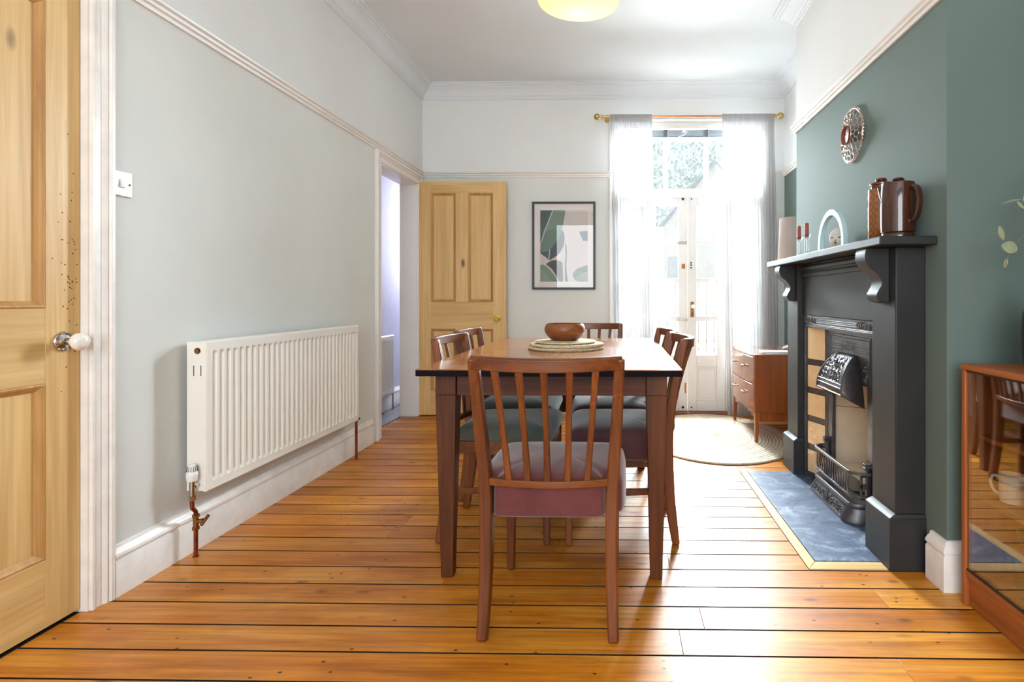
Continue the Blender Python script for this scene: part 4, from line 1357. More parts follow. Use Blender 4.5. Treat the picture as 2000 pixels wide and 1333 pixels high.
# ------------------------------------------------------------------ fireplace surround
CY = 2.735
XJ, XP = 1.018, 0.993
t = thing('fire_surround', 'charcoal painted fire surround with bracketed mantel shelf against the green chimney breast', 'fireplace surround', (XB, CY, 0))
def W(bm, x0, x1, y0, y1, z0, z1):
    box(bm, x0 - XB, x1 - XB, y0 - CY, y1 - CY, z0, z1)
for s in (-1, 1):
    ya, yb = sorted((CY + s * 0.655, CY + s * 0.465))
    b = nb(); W(b, XJ, XB - 0.001, ya, yb, 0.207, 1.187); obj('jamb', b, M['black_stone'], t, 0.004)
    b = nb(); W(b, XP, XB - 0.001, ya - 0.006, yb + 0.006, 0.0, 0.192)
    xx = XP - XB
    A = [(xx, ya - 0.006 - CY, 0.192), (-0.001, ya - 0.006 - CY, 0.192), (-0.001, yb + 0.006 - CY, 0.192), (xx, yb + 0.006 - CY, 0.192)]
    Bq = [(XJ - 0.002 - XB, ya - 0.001 - CY, 0.207), (-0.001, ya - 0.001 - CY, 0.207), (-0.001, yb + 0.001 - CY, 0.207), (XJ - 0.002 - XB, yb + 0.001 - CY, 0.207)]
    loft(b, [A, Bq])
    obj('plinth', b, M['black_stone'], t, 0.002)
    # scrolled bracket
    c0 = (ya + yb) / 2 - 0.002
    pr = smooth_path([(0.084, 1.187), (0.090, 1.165), (0.088, 1.140), (0.074, 1.115), (0.050, 1.095), (0.031, 1.072), (0.028, 1.050), (0.038, 1.030), (0.046, 1.012), (0.042, 0.994), (0.028, 0.984), (0.0, 0.980)], 5) + [(0.0, 1.187)]
    b = nb(); prism(b, pr, lambda u, v, w: (XJ - XB - u, w - CY, v), c0 - 0.045, c0 + 0.045); obj('bracket', b, M['black_stone'], t, 0.0025, ang=30)
b = nb()
W(b, XJ + 0.026, XB - 0.001, CY - 0.465, CY + 0.465, 0.905, 1.187)
obj('frieze', b, M['black_stone'], t, 0.002)
b = nb()
for z, d in ((1.165, 0.016), (1.128, 0.012)):
    pr = [(0, z - 0.014), (d * 0.7, z - 0.012), (d, z - 0.004), (d, z + 0.004), (d * 0.7, z + 0.012), (0, z + 0.014)]
    prism(b, pr, lambda u, v, w: (XJ + 0.026 - XB - u, w, v), -0.465, 0.465)
obj('moulding', b, M['black_stone'], t, 0.001)
b = nb()
W(b, 0.925, XB - 0.001, 2.003, 3.505, 1.1875, 1.219)
obj('mantel_shelf', b, M['black_stone'], t, 0.004)

# ------------------------------------------------------------------ hearth
b = nb(); box(b, 0.748, 1.39, 2.145, 3.253, -0.03, 0.004)
o = obj('hearth_slab', b, M['slate'], None, 0.003)
tag(o, 'dusty blue grey slate hearth slab in front of the cast iron fireplace', 'hearth')
t_ = nb()
loft(t_, [[(0.706, 2.085, z), (1.0, 2.085, z), (1.0, 2.143, z), (0.746, 2.143, z)] for z in (-0.025, 0.002)])
o = tag(obj('trim_9', t_, M['pine_x'], None, 0.001), 'short pine border strip at the near edge of the slate hearth', 'hearth border', None, 'structure')
t_ = nb()
loft(t_, [[(0.706, 2.087, z), (0.746, 2.145, z), (0.746, 3.253, z), (0.706, 3.253, z)] for z in (-0.025, 0.002)])
tag(obj('trim_10', t_, M['pine_y'], None, 0.001), 'long pine border strip between floorboards and slate hearth', 'hearth border', None, 'structure')

# ------------------------------------------------------------------ cast iron insert
t = thing('fireplace_insert', 'black cast iron fireplace with cream tiles, ornate hood and grate', 'fireplace', (XB, CY, 0.004))
LZ0 = 0.004
XF = 1.048
def I(bm, x0, x1, y0, y1, z0, z1, mi=0):
    box(bm, x0 - XB, x1 - XB, y0, y1, z0 - LZ0, z1 - LZ0, mi)
b = nb()
for s in (-1, 1):
    y0, y1 = sorted((s * 0.464, s * 0.432))
    I(b, XF, XB + 0.07, y0, y1, 0.0045, 0.84)
I(b, XF, XB + 0.07, -0.464, 0.464, 0.84, 0.904)
# splayed side plates
xi = 1.112
for s in (-1, 1):
    A = [(XF + 0.012 - XB, s * 0.432), (xi - XB, s * 0.275), (xi + 0.014 - XB, s * 0.275), (XF + 0.05 - XB, s * 0.432)]
    loft(b, [[(x, y, z) for x, y in A] for z in (0.001, 0.84)])
# centre plate above and beside the fire opening
I(b, xi, xi + 0.02, -0.276, 0.276, 0.60, 0.84)
for s in (-1, 1):
    y0, y1 = sorted((s * 0.276, s * 0.205))
    I(b, xi, xi + 0.02, y0, y1, 0.0045, 0.60)
fi = obj('iron_frame', b, M['iron'], t, 0.002)
# ornament on the lintel and panel
b = nb()
lx_ = XF - XB
for z in (0.852, 0.858):
    tube(b, [(lx_ - 0.002, -0.455 + i * 0.01, z - LZ0) for i in range(92)], [0.003 if (i % 2 == 0) else 0.0018 for i in range(92)], 6)
for z in (0.870, 0.878, 0.886):
    tube(b, [(lx_ - 0.001, -0.25, z - LZ0), (lx_ - 0.001, 0.25, z - LZ0)], 0.0022, 6)
def scroll(bm, x, yc, zc, r, turns, sgn, rad, a0=0.0):
    pts = []
    for i in range(26):
        a = a0 + sgn * turns * 2 * PI * i / 25
        rr = r * (1 - 0.8 * i / 25)
        pts.append((x, yc + rr * math.cos(a), zc + rr * math.sin(a)))
    tube(bm, pts, rad, 6)
for s in (-1, 1):
    for k, yy in enumerate((0.28, 0.325, 0.37, 0.415)):
        scroll(b, lx_ - 0.001, s * yy, 0.878 - LZ0, 0.020, 1.3, s * (1 if k % 2 else -1), 0.0032, a0=PI / 2 * k)
obj('lintel_ornament', b, M['iron'], t)
b = nb()
xq = xi - XB - 0.001
def line(y0, z0, y1, z1, r=0.0018):
    tube(b, [(xq, y0, z0 - LZ0), (xq, y1, z1 - LZ0)], r, 6)
for m_ in (0.0, 0.012):
    y_, z0_, z1_ = 0.245 - m_, 0.61, 0.818 - m_
    line(-y_, z1_, y_, z1_); line(-y_, z0_, -y_, z1_); line(y_, z0_, y_, z1_)
for z_ in (0.745, 0.757, 0.769):
    line(-0.215, z_, -0.085, z_); line(0.085, z_, 0.215, z_)
for s in (-1, 1):
    key = [(0.070, 0.735), (0.070, 0.785), (0.008, 0.785), (0.008, 0.75), (0.048, 0.75), (0.048, 0.768), (0.026, 0.768)]
    for (a, c), (d, e) in zip(key[:-1], key[1:]):
        line(s * a, c, s * d, e, 0.0026)
    for k in range(5):
        scroll(b, xq, s * (0.185 + 0.022 * (k % 2)), (0.715 - k * 0.022) - LZ0, 0.014, 1.2, 1 if k % 2 else -1, 0.003, a0=k)
# beaded inner borders
for s in (-1, 1):
    tube(b, [(xq - 0.001, s * 0.268, 0.02 + 0.01 * i) for i in range(80)], [0.0038 if i % 2 else 0.002 for i in range(80)], 6)
obj('key_ornament', b, M['iron'], t)
# tiles on the splayed plates
tile_c = NT('cream_relief_tile')
v = tile_c.coords((1, 1, 1))
wv = tile_c.n('ShaderNodeTexVoronoi', feature='SMOOTH_F1'); wv.inputs['Scale'].default_value = 34
tile_c.l(v, wv.inputs['Vector'])
tile_c.bump(wv.outputs['Distance'], 0.5, 0.008)
tile_c.set(tile_c.ramp(tile_c.noise(v, 12, 3), [(0.3, s2l((248, 214, 158))), (0.7, s2l((252, 230, 188)))]), 0.16, 0, 0.5, 0.4)
for s in (-1, 1):
    p0 = Vector((XF + 0.012 - XB, s * 0.428, 0)); p1 = Vector((xi - XB, s * 0.279, 0))
    dv = (p1 - p0); L = dv.length; d = dv.normalized()
    nn = Vector((-1, 0, 0)); nn = (nn - d * nn.dot(d)).normalized()
    z = 0.035
    for k in range(5):
        z0, z1 = z, z + 0.122
        if k == 4:
            z1 = 0.832
        b = nb()
        m = 0.010
        A = [p0 + d * m + nn * 0.0005, p0 + d * (L - m) + nn * 0.0005]
        Bp = [p + nn * 0.005 for p in A]
        loft(b, [[(A[0].x, A[0].y, zz), (A[1].x, A[1].y, zz), (Bp[1].x, Bp[1].y, zz), (Bp[0].x, Bp[0].y, zz)] for zz in (z0, z1)])
        obj('tile', b, tile_c.m, t, 0.0015)
        z = z1 + 0.034
# fire chamber
b = nb()
xo, xk = xi + 0.02 - XB, 1.335 - XB
fa = [(-0.235, xo), (-0.13, xk), (0.13, xk), (0.235, xo)]
fb = [(-0.250, xo), (-0.14, xk + 0.02), (0.14, xk + 0.02), (0.250, xo)]
loft(b, [[(x, y, z) for y, x in fa] + [(x, y, z) for y, x in fb[::-1]] for z in (0.001, 0.43)])
loft(b, [[(x, y, z) for y, x in fa] + [(x, y, z) for y, x in fb[::-1]] for z in (0.433, 0.70)])
box(b, xo, xk, -0.13, 0.13, 0.14, 0.16)
obj('fire_brick', b, M['firebrick'], t)
# hood
b = nb()
HS = []
NP = 12
for i in range(NP + 1):
    q = i / NP
    x = xi - 0.003 - (0.088 * math.sin(PI / 2 * q ** 0.9))
    z = 0.728 - 0.165 * q ** 1.15 - (0.015 if i == NP else 0)
    hwid = 0.098 + 0.064 * q ** 0.8
    HS.append((x, z, hwid))
front = [[(x - XB, w, z - LZ0), (x - XB, -w, z - LZ0)] for x, z, w in HS]
vr = [[b.verts.new(p) for p in row] for row in front]
xb_ = xi + 0.0 - XB
side = [[b.verts.new((xb_, w + 0.018 * (i / NP), (z - LZ0) - 0.05 * (i / NP) ** 2)) for s_, w in ((1, HS[i][2]),)] + [b.verts.new((xb_, -HS[i][2] - 0.018 * (i / NP), (z - LZ0) - 0.05 * (i / NP) ** 2))] for i, (x, z, w) in enumerate(HS)]
for i in range(NP):
    b.faces.new((vr[i][0], vr[i][1], vr[i + 1][1], vr[i + 1][0]))
    b.faces.new((side[i][0], vr[i][0], vr[i + 1][0], side[i + 1][0]))
    b.faces.new((vr[i][1], side[i][1], side[i + 1][1], vr[i + 1][1]))
b.faces.new((vr[0][0], side[0][0], side[0][1], vr[0][1]))
ho = obj('hood', b, M['iron'], t, ang=50)
sm = ho.modifiers.new('thick', 'SOLIDIFY'); sm.thickness = 0.006; sm.offset = 0
b = nb()
def hp(u, q):
    i = min(NP - 1, int(q * NP)); f_ = q * NP - i
    x = HS[i][0] * (1 - f_) + HS[i + 1][0] * f_
    z = HS[i][1] * (1 - f_) + HS[i + 1][1] * f_
    w = HS[i][2] * (1 - f_) + HS[i + 1][2] * f_
    return (x - XB - 0.004, u * w, z - LZ0 + 0.001)
for s in (-1, 1):
    tube(b, [hp(s * 0.97, i / 12) for i in range(13)], 0.0045, 8)
    tube(b, [hp(s * 0.84, 0.12 + 0.65 * i / 10) for i in range(11)], 0.003, 6)
for q in (0.80, 0.90, 0.985):
    tube(b, [hp(-0.97 + 1.94 * i / 10, q) for i in range(11)], 0.003, 6)
rnd = random.Random(5)
for j in range(5):
    for i in range(6):
        u0, q0 = -0.68 + i * 0.27 + rnd.uniform(-.06, .06), 0.18 + j * 0.13 + rnd.uniform(-.03, .03)
        sg = 1 if (i + j) % 2 else -1
        pts = []
        for k in range(18):
            a = rnd.random() * 0 + sg * 2.6 * PI * k / 17 + i
            rr = 0.15 * (1 - 0.75 * k / 17)
            pts.append(hp(max(-.8, min(.8, u0 + rr * math.cos(a))), max(0.1, min(0.78, q0 + 0.6 * rr * math.sin(a)))))
        tube(b, pts, [0.0042 - 0.0018 * k / 17 for k in range(18)], 6)
# small bird in relief
c0 = Vector(hp(-0.05, 0.33))
tube(b, smooth_path([c0 + Vector((-.004, -.04, -.004)), c0 + Vector((-.007, -.012, -.008)), c0 + Vector((-.008, .01, .002)), c0 + Vector((-.007, .02, .018))], 5), [0.004 + 0.008 * math.sin(PI * min(1, i / 12)) for i in range(16)], 8)
tube(b, [c0 + Vector((-.005, 0.0, 0.0)), c0 + Vector((-.006, -.02, .028))], [0.007, 0.002], 8)
obj('relief', b, M['iron'], ho)
# fire basket
gx = 1.030 - XB
def dpath(x, yh, z, xb=xi - XB - 0.003):
    pts = [(xb, yh + 0.01, z)]
    for i in range(9):
        a = PI / 2 * i / 8
        pts.append((x + 0.055 * (1 - math.sin(a)), yh - 0.05 + 0.055 * math.cos(a), z))
    return pts + [(px_, -py_, pz_) for px_, py_, pz_ in pts[::-1]]
b = nb()
bar(b, dpath(gx, 0.245, 0.222), 0.014, 0.013, side=(0, 0, 1))
obj('top_rail', b, M['iron'], t, 0.002)
gr = nb()
bar(gr, dpath(gx + 0.003, 0.242, 0.118), 0.010, 0.010, side=(0, 0, 1))
gro = obj('grate_rail', gr, M['iron'], t, 0.002)
for i in range(14):
    yy = -0.19 + 0.38 * i / 13
    b = nb()
    tube(b, [(gx + 0.002, yy + 0.003 * math.sin(2 * PI * k / 8 + i), 0.120 + 0.10 * k / 8) for k in range(9)], 0.0042, 8)
    obj('grate_bar', b, M['iron'], t)
for s in (-1, 1):
    b = nb()
    # pierced end cheeks with notched finials
    y = s * 0.240
    for z0, z1 in ((0.108, 0.128), (0.155, 0.178), (0.205, 0.225)):
        box(b, gx + 0.035, xi - XB - 0.002, min(y, y + s * 0.008), max(y, y + s * 0.008), z0, z1)
    for x0, x1 in ((gx + 0.035, gx + 0.045), (gx + 0.065, xi - XB - 0.002)):
        box(b, x0, x1, min(y, y + s * 0.008), max(y, y + s * 0.008), 0.108, 0.225)
    box(b, xi - XB - 0.022, xi - XB - 0.002, min(y - s * .006, y + s * 0.014), max(y - s * .006, y + s * 0.014), 0.1, 0.245)
    for zf in (0.240, 0.256):
        box(b, xi - XB - 0.03, xi - XB - 0.002, min(y - s * .012, y + s * 0.016), max(y - s * .012, y + s * 0.016), zf, zf + 0.010)
    obj('grate_cheek', b, M['iron'], t, 0.002)
b = nb()
sec = [(xi - XB - 0.002, 0.085), (gx - 0.002, 0.085), (gx - 0.006, 0.080), (gx - 0.006, 0.068), (gx + 0.0, 0.062), (XP + 0.006 - XB, 0.012), (XP + 0.006 - XB, 0.0005), (xi - XB - 0.002, 0.0005)]
YH = [(0.21, 0), ]
prism(b, sec, lambda u, v, w: (u, w, v), -0.20, 0.20)
for s in (-1, 1):
    lo = []
    for i in range(9):
        a = PI / 2 * i / 8
        c_, s_ = math.cos(a), math.sin(a)
        row = []
        for u, v in sec:
            du = (xi - XB - 0.002) - u
            row.append(((xi - XB - 0.002) - du * c_ - 0.0001, s * (0.20 + du * 0.55 * s_), v))
        lo.append(row)
    loft(b, lo)
apc = obj('ash_pan_cover', b, M['iron'], t, 0.001, ang=30)
b = nb()
def ap(y, q):
    return (gx + (XP + 0.006 - XB - gx) * q - 0.002, y, 0.062 + (0.012 - 0.062) * q + 0.001)
for y0, y1 in ((-0.19, -0.025), (0.025, 0.19)):
    bar(b, [ap(y0, .1), ap(y1, .1)], 0.004, 0.004, side=(0, 0, 1)); bar(b, [ap(y0, .9), ap(y1, .9)], 0.004, 0.004, side=(0, 0, 1))
    bar(b, [ap(y0, .1), ap(y0, .9)], 0.004, 0.004, side=(0, 1, 0)); bar(b, [ap(y1, .1), ap(y1, .9)], 0.004, 0.004, side=(0, 1, 0))
    for k in range(4):
        pts = []
        yc = y0 + 0.022 + k * 0.04
        for i in range(16):
            a = 2.6 * PI * i / 15 * (1 if k % 2 else -1)
            rr = 0.016 * (1 - 0.7 * i / 15)
            pts.append(ap(yc + rr * math.cos(a), 0.5 + rr * math.sin(a) / 0.06))
        tube(b, pts, 0.0028, 6)
tube(b, smooth_path([ap(-0.02, .3), ap(-0.01, .55), ap(0, .8), ap(0.01, .55), ap(0.02, .3)], 4), 0.004, 6)
obj('relief', b, M['iron'], apc)

# ------------------------------------------------------------------ on the mantel shelf
MZ = 1.219
def candlestick(label, y, x, h):
    t = thing('candlestick', label, 'candlestick', (x, y, MZ), 0, 'glass candlesticks on the mantel')
    b = nb()
    lathe(b, [(0, 0), (0.026, 0), (0.027, 0.004), (0.014, 0.012), (0.008, 0.022), (0.0105, 0.05), (0.011, h - 0.03), (0.009, h - 0.014), (0.014, h - 0.008), (0.021, h), (0.024, h + 0.008), (0.022, h + 0.008), (0.015, h - 0.001), (0.0115, h - 0.006), (0, h - 0.006)], 24)
    g = obj('holder', b, M['clear'], t)
    g['label'] = 'clear glass candle holder'
    b = nb(); lathe(b, [(0, h - 0.0055), (0.0105, h - 0.0055), (0.0105, h + 0.066), (0.009, h + 0.069), (0, h + 0.069)], 20); c = obj('candle', b, M['candle'], t)
    c['label'] = 'terracotta candle'
    b = nb(); tube(b, [(0, 0, h + 0.068), (0.001, 0, h + 0.076)], 0.0012, 6); obj('wick', b, M['black'], c)
    return t
candlestick('glass candlestick with terracotta candle on the mantel, nearer the shelf end by the curtains', 3.215, 1.03, 0.118)
candlestick('glass candlestick with terracotta candle on the mantel, nearer the pale blue arch', 3.085, 1.03, 0.118)
b = nb()
lo = []
for i in range(33):
    a = PI * i / 32
    row = []
    for rr, xx in ((0.165, 0), (0.165, 0.022), (0.136, 0.022), (0.136, 0)):
        row.append((xx, rr * math.cos(a), 0.045 + rr * math.sin(a)))
    lo.append(row)
lo = [[(xx, 0.165 if k < 2 else 0.136, 0.0) for k, xx in enumerate((0, 0.022, 0.022, 0))]] + lo + [[(xx, -0.165 if k < 2 else -0.136, 0.0) for k, xx in enumerate((0, 0.022, 0.022, 0))]]
loft(b, lo)
o = obj('arch_ornament', b, M['blue_arch'], None, 0.002)
o.location = (1.035, 2.765, MZ)
tag(o, 'pale blue arch shaped ornament standing on the mantel shelf', 'ornament')
t = thing('face_ornament', 'small white and gold face ornament behind the pale blue arch', 'ornament', (1.080, 2.775, MZ), R(42))
b = nb()
lo = []
for i in range(13):
    q = i / 12
    z = 0.002 + 0.126 * q
    r = [0.030, 0.026, 0.026, 0.030, 0.036, 0.040, 0.043, 0.044, 0.043, 0.040, 0.033, 0.022, 0.006][i]
    row = []
    for k in range(28):
        a = 2 * PI * k / 28
        x, y = 0.62 * r * math.cos(a), r * math.sin(a)
        if 0.3 < q < 0.62 and abs(a - PI) < 0.35:
            x -= 0.016 * (1 - abs(a - PI) / 0.35) * math.sin(PI * (0.62 - q) / 0.32) ** 0.7
        if 0.56 < q < 0.75 and 0.3 < abs(a - PI) < 0.75:
            x += 0.003
        if 0.2 < q < 0.3 and abs(a - PI) < 0.45:
            x -= 0.004
        row.append((x, y, z))
    lo.append(row)
loft(b, lo)
hd = obj('head', b, M['bust'], t, ang=80)
b = nb()
for s in (-1, 1):
    tube(b, smooth_path([(-0.0265, s * 0.008, 0.078), (-0.0262, s * 0.017, 0.074), (-0.0225, s * 0.027, 0.077)], 5), 0.0022, 6)
obj('eyelid', b, M['black'], hd)
b = nb()
tube(b, smooth_path([(-0.026, -0.003, 0.086), (-0.030, -0.002, 0.070), (-0.037, -0.002, 0.054), (-0.028, -0.001, 0.044)], 6), [0.002 + 0.003 * min(1, i / 10) for i in range(19)], 8)
tube(b, smooth_path([(-0.020, -0.009, 0.030), (-0.024, 0, 0.029), (-0.020, 0.009, 0.030)], 5), 0.003, 6)
tube(b, smooth_path([(-0.012, -0.036, 0.045), (-0.018, -0.034, 0.075), (-0.014, -0.032, 0.105)], 5), 0.006, 8)
obj('gilding', b, M['gold'], hd)

# storage jar with orange pattern
t = thing('storage_jar', 'orange patterned ceramic storage jar with dark lid on the mantel, behind the brown pot', 'jar', (1.064, 2.292, MZ))
jm = NT('orange_circle_glaze')
tc = jm.n('ShaderNodeTexCoord'); sep = jm.n('ShaderNodeSeparateXYZ'); jm.l(tc.outputs['Object'], sep.inputs[0])
at = jm.math('ARCTAN2', sep.outputs[1], sep.outputs[0])
u = jm.math('MULTIPLY', at, 12 / (2 * PI)); vv_ = jm.math('MULTIPLY', sep.outputs[2], 1 / 0.0262)
fu = jm.math('SUBTRACT', jm.math('FRACT', jm.math('ADD', u, 20.0)), 0.5); fv = jm.math('SUBTRACT', jm.math('FRACT', vv_), 0.5)
rr_ = jm.math('SQRT', jm.math('ADD', jm.math('MULTIPLY', fu, fu), jm.math('MULTIPLY', fv, fv)))
jc = jm.ramp(rr_, [(0.0, s2l((120, 50, 22))), (0.13, s2l((190, 86, 30))), (0.24, s2l((196, 92, 34))), (0.27, s2l((88, 60, 22))), (0.36, s2l((160, 92, 36))), (0.43, s2l((108, 84, 32))), (0.6, s2l((150, 92, 38)))])
jm.set(jc, 0.14, 0, 0.5, 0.5)
b = nb(); lathe(b, [(0, 0), (0.046, 0), (0.049, 0.004), (0.049, 0.212), (0.047, 0.217), (0.040, 0.219), (0, 0.219)], 40); obj('body', b, jm.m, t)
b = nb(); lathe(b, [(0, 0.2195), (0.038, 0.2195), (0.039, 0.232), (0.043, 0.234), (0.043, 0.241), (0.034, 0.246), (0.014, 0.247), (0.012, 0.249), (0.020, 0.252), (0.022, 0.257), (0.018, 0.262), (0, 0.263)], 32)
l_ = obj('lid', b, plain('dark_brown_lid', (96, 44, 20), 0.2, var=0.2, coat=0.4), t)

t = thing('coffee_pot', 'glossy brown ceramic coffee pot with handle at the near end of the mantel', 'coffee pot', (1.058, 2.142, MZ), R(22))
b = nb(); lathe(b, [(0, 0), (0.056, 0), (0.058, 0.003), (0.058, 0.020), (0.0555, 0.023), (0.060, 0.027), (0.061, 0.06), (0.0605, 0.14), (0.058, 0.20), (0.0565, 0.212), (0.052, 0.213), (0.05, 0.209), (0, 0.209)], 48); obj('body', b, M['brown_glaze'], t)
b = nb()
hd_ = smooth_path([(0.0, -0.054, 0.192), (0.0, -0.076, 0.190), (0.0, -0.090, 0.165), (0.0, -0.092, 0.125), (0.0, -0.083, 0.085), (0.0, -0.068, 0.064), (0.0, -0.058, 0.066)], 6)
bar(b, hd_, 0.020, 0.010, side=(1, 0, 0))
ho_ = obj('handle', b, M['brown_glaze'], t, 0.003)
b = nb()
sp_ = smooth_path([(0, 0.055, 0.150), (0, 0.072, 0.180), (0, 0.086, 0.212)], 6)
tube(b, sp_, [0.018 - 0.009 * i / 12 for i in range(13)], 14)
obj('spout', b, M['brown_glaze'], t)
b = nb(); lathe(b, [(0, 0.2095), (0.049, 0.2095), (0.048, 0.213), (0.03, 0.216), (0.012, 0.217), (0.011, 0.219), (0.020, 0.222), (0.022, 0.227), (0.017, 0.232), (0, 0.233)], 32); obj('lid', b, M['brown_glaze'], t)

# ------------------------------------------------------------------ lattice mirror
t = thing('wall_mirror', 'small round mirror in a bronze lattice frame hanging on the chimney breast', 'mirror', (XB, 2.712, 1.777))
br = plain('bronze_lattice', (188, 166, 152), 0.3, 0.9, var=0.15, scale=40)
b = nb()
def ringpt(r, a, x):
    return (x, r * math.cos(a), r * math.sin(a))
def dish(r):
    return -0.034 + 0.026 * ((r - 0.045) / 0.085)
n_ = 18
for rc, dr, da, off in ((0.062, 0.0115, 0.15, 0), (0.084, 0.0145, 0.165, 0.5), (0.108, 0.0145, 0.165, 0)):
    for i in range(n_):
        a0 = 2 * PI * (i + off) / n_
        tube(b, [ringpt(rc + dr * math.cos(q), a0 + da * math.sin(q), dish(rc + dr * math.cos(q))) for q in [2 * PI * k / 16 for k in range(16)]], 0.0019, 6, closed=True)
for i in range(48):
    a0 = 2 * PI * i / 48
    tube(b, [ringpt(0.1265 + 0.0045 * math.cos(q), a0 + 0.045 * math.sin(q), dish(0.1265)) for q in [2 * PI * k / 8 for k in range(8)]], 0.0024, 5, closed=True)
for r_ in (0.049, 0.1225):
    tube(b, [ringpt(r_, 2 * PI * k / 72, dish(r_)) for k in range(72)], 0.003, 8, closed=True)
obj('lattice', b, br, t)
b = nb(); lathe(b, [(0.040, -0.030), (0.0475, -0.040), (0.0455, -0.042), (0.0375, -0.030), (0.040, -0.030)], 48, axis='X'); obj('inner_ring', b, plain('red_brown_ring', (122, 52, 36), 0.4), t)
b = nb(); lathe(b, [(0, -0.0335), (0.02, -0.033), (0.038, -0.0315), (0.0395, -0.028), (0.03, -0.0005), (0, -0.0005)], 40, axis='X')
obj('mirror_glass', b, plain('silvered_glass', (226, 230, 230), 0.03, 1.0, var=0.0), t)

# ------------------------------------------------------------------ display cabinet in the near alcove
CX0, CX1, CYF, CYN, CZ = 1.128, 1.405, 1.868, 0.70, 0.785
t = thing('display_cabinet', 'low teak display cabinet with sliding glass front in the near alcove', 'cabinet', (CX0, CYF, 0))
def K(bm, x0, x1, y0, y1, z0, z1):
    box(bm, x0, x1, y0, y1, z0, z1)
cd, cl = CX1 - CX0, CYF - CYN
for y0 in (-0.019, -cl):
    b = nb(); K(b, 0, cd, y0, y0 + 0.019, 0.001, CZ - 0.019); obj('side_panel', b, M['cab'], t, 0.0015)
b = nb(); K(b, -0.002, cd, -cl, 0.0, CZ - 0.0188, CZ); obj('top', b, M['cab_y'], t, 0.0015)
b = nb(); K(b, cd - 0.008, cd, -cl + 0.0192, -0.0192, 0.02, CZ - 0.019); obj('back', b, M['cab'], t)
b = nb(); K(b, 0.002, cd - 0.0082, -cl + 0.0192, -0.0192, 0.098, 0.116); obj('bottom', b, M['cab_y'], t, 0.001)
b = nb(); K(b, 0.014, 0.030, -cl + 0.0192, -0.0192, 0.001, 0.098); obj('plinth', b, M['cab_y'], t, 0.001)
b = nb()
K(b, 0.004, 0.024, -cl + 0.0192, -0.0192, 0.1162, 0.122)
K(b, 0.004, 0.024, -cl + 0.0192, -0.0192, CZ - 0.026, CZ - 0.019)
obj('runner', b, plain('dark_runner', (60, 34, 18), 0.5), t)
for z in (0.558, 0.36, 0.248):
    b = nb(); K(b, 0.040, cd - 0.009, -cl + 0.0195, -0.0195, z - 0.014, z); obj('shelf', b, M['cab_y'], t, 0.001)
b = nb(); K(b, 0.007, 0.011, -cl / 2 - 0.02, -0.021, 0.118, CZ - 0.021); obj('sliding_door', b, M['cab_glass'], t)
b = nb(); K(b, 0.016, 0.020, -cl + 0.021, -cl / 2 + 0.02, 0.118, CZ - 0.021); obj('sliding_door', b, M['cab_glass'], t)
def mug(label, loc, rz):
    t = thing('mug', label, 'mug', loc, rz, 'white mugs in the cabinet')
    b = nb(); lathe(b, [(0, 0), (0.030, 0), (0.035, 0.004), (0.037, 0.04), (0.037, 0.088), (0.0345, 0.088), (0.034, 0.04), (0.03, 0.006), (0, 0.005)], 32); obj('body', b, M['porcelain'], t)
    b = nb(); tube(b, smooth_path([(0, 0.035, 0.074), (0, 0.055, 0.072), (0, 0.061, 0.05), (0, 0.052, 0.026), (0, 0.036, 0.020)], 5), 0.0045, 8); obj('handle', b, M['porcelain'], t)
mug('white mug on the cabinet shelf, handle turned toward the fireplace', (1.232, 1.778, 0.36), R(35))
mug('white mug on the cabinet shelf, cut off by the edge of the photo', (1.235, 1.665, 0.36), R(200))
b = nb(); lathe(b, [(0, 0), (0.03, 0), (0.05, 0.02), (0.075, 0.055), (0.078, 0.06), (0.075, 0.06), (0.048, 0.024), (0, 0.006)], 36)
o = obj('glass_bowl', b, M['clear'], None); o.location = (1.258, 1.735, 0.558); tag(o, 'clear glass bowl on the top shelf inside the display cabinet', 'bowl')
def tumbler(label, loc):
    b = nb(); lathe(b, [(0, 0), (0.026, 0), (0.030, 0.004), (0.034, 0.085), (0.032, 0.085), (0.028, 0.01), (0, 0.008)], 28)
    o = obj('glass_tumbler', b, M['clear'], None); o.location = loc
    return tag(o, label, 'glass', 'tumblers in the cabinet')
tumbler('clear glass tumbler on the bottom of the cabinet, nearer the chimney breast', (1.245, 1.742, 0.116))
tumbler('clear glass tumbler on the bottom of the cabinet, nearer the photo edge', (1.245, 1.655, 0.116))
b = nb(); lathe(b, [(0, 0), (0.028, 0), (0.05, 0.016), (0.066, 0.042), (0.063, 0.042), (0.045, 0.02), (0, 0.006)], 32)
o = obj('dark_bowl', b, M['vase'], None); o.location = (1.262, 1.70, 0.248); tag(o, 'small dark bowl on the lowest shelf inside the display cabinet', 'bowl')

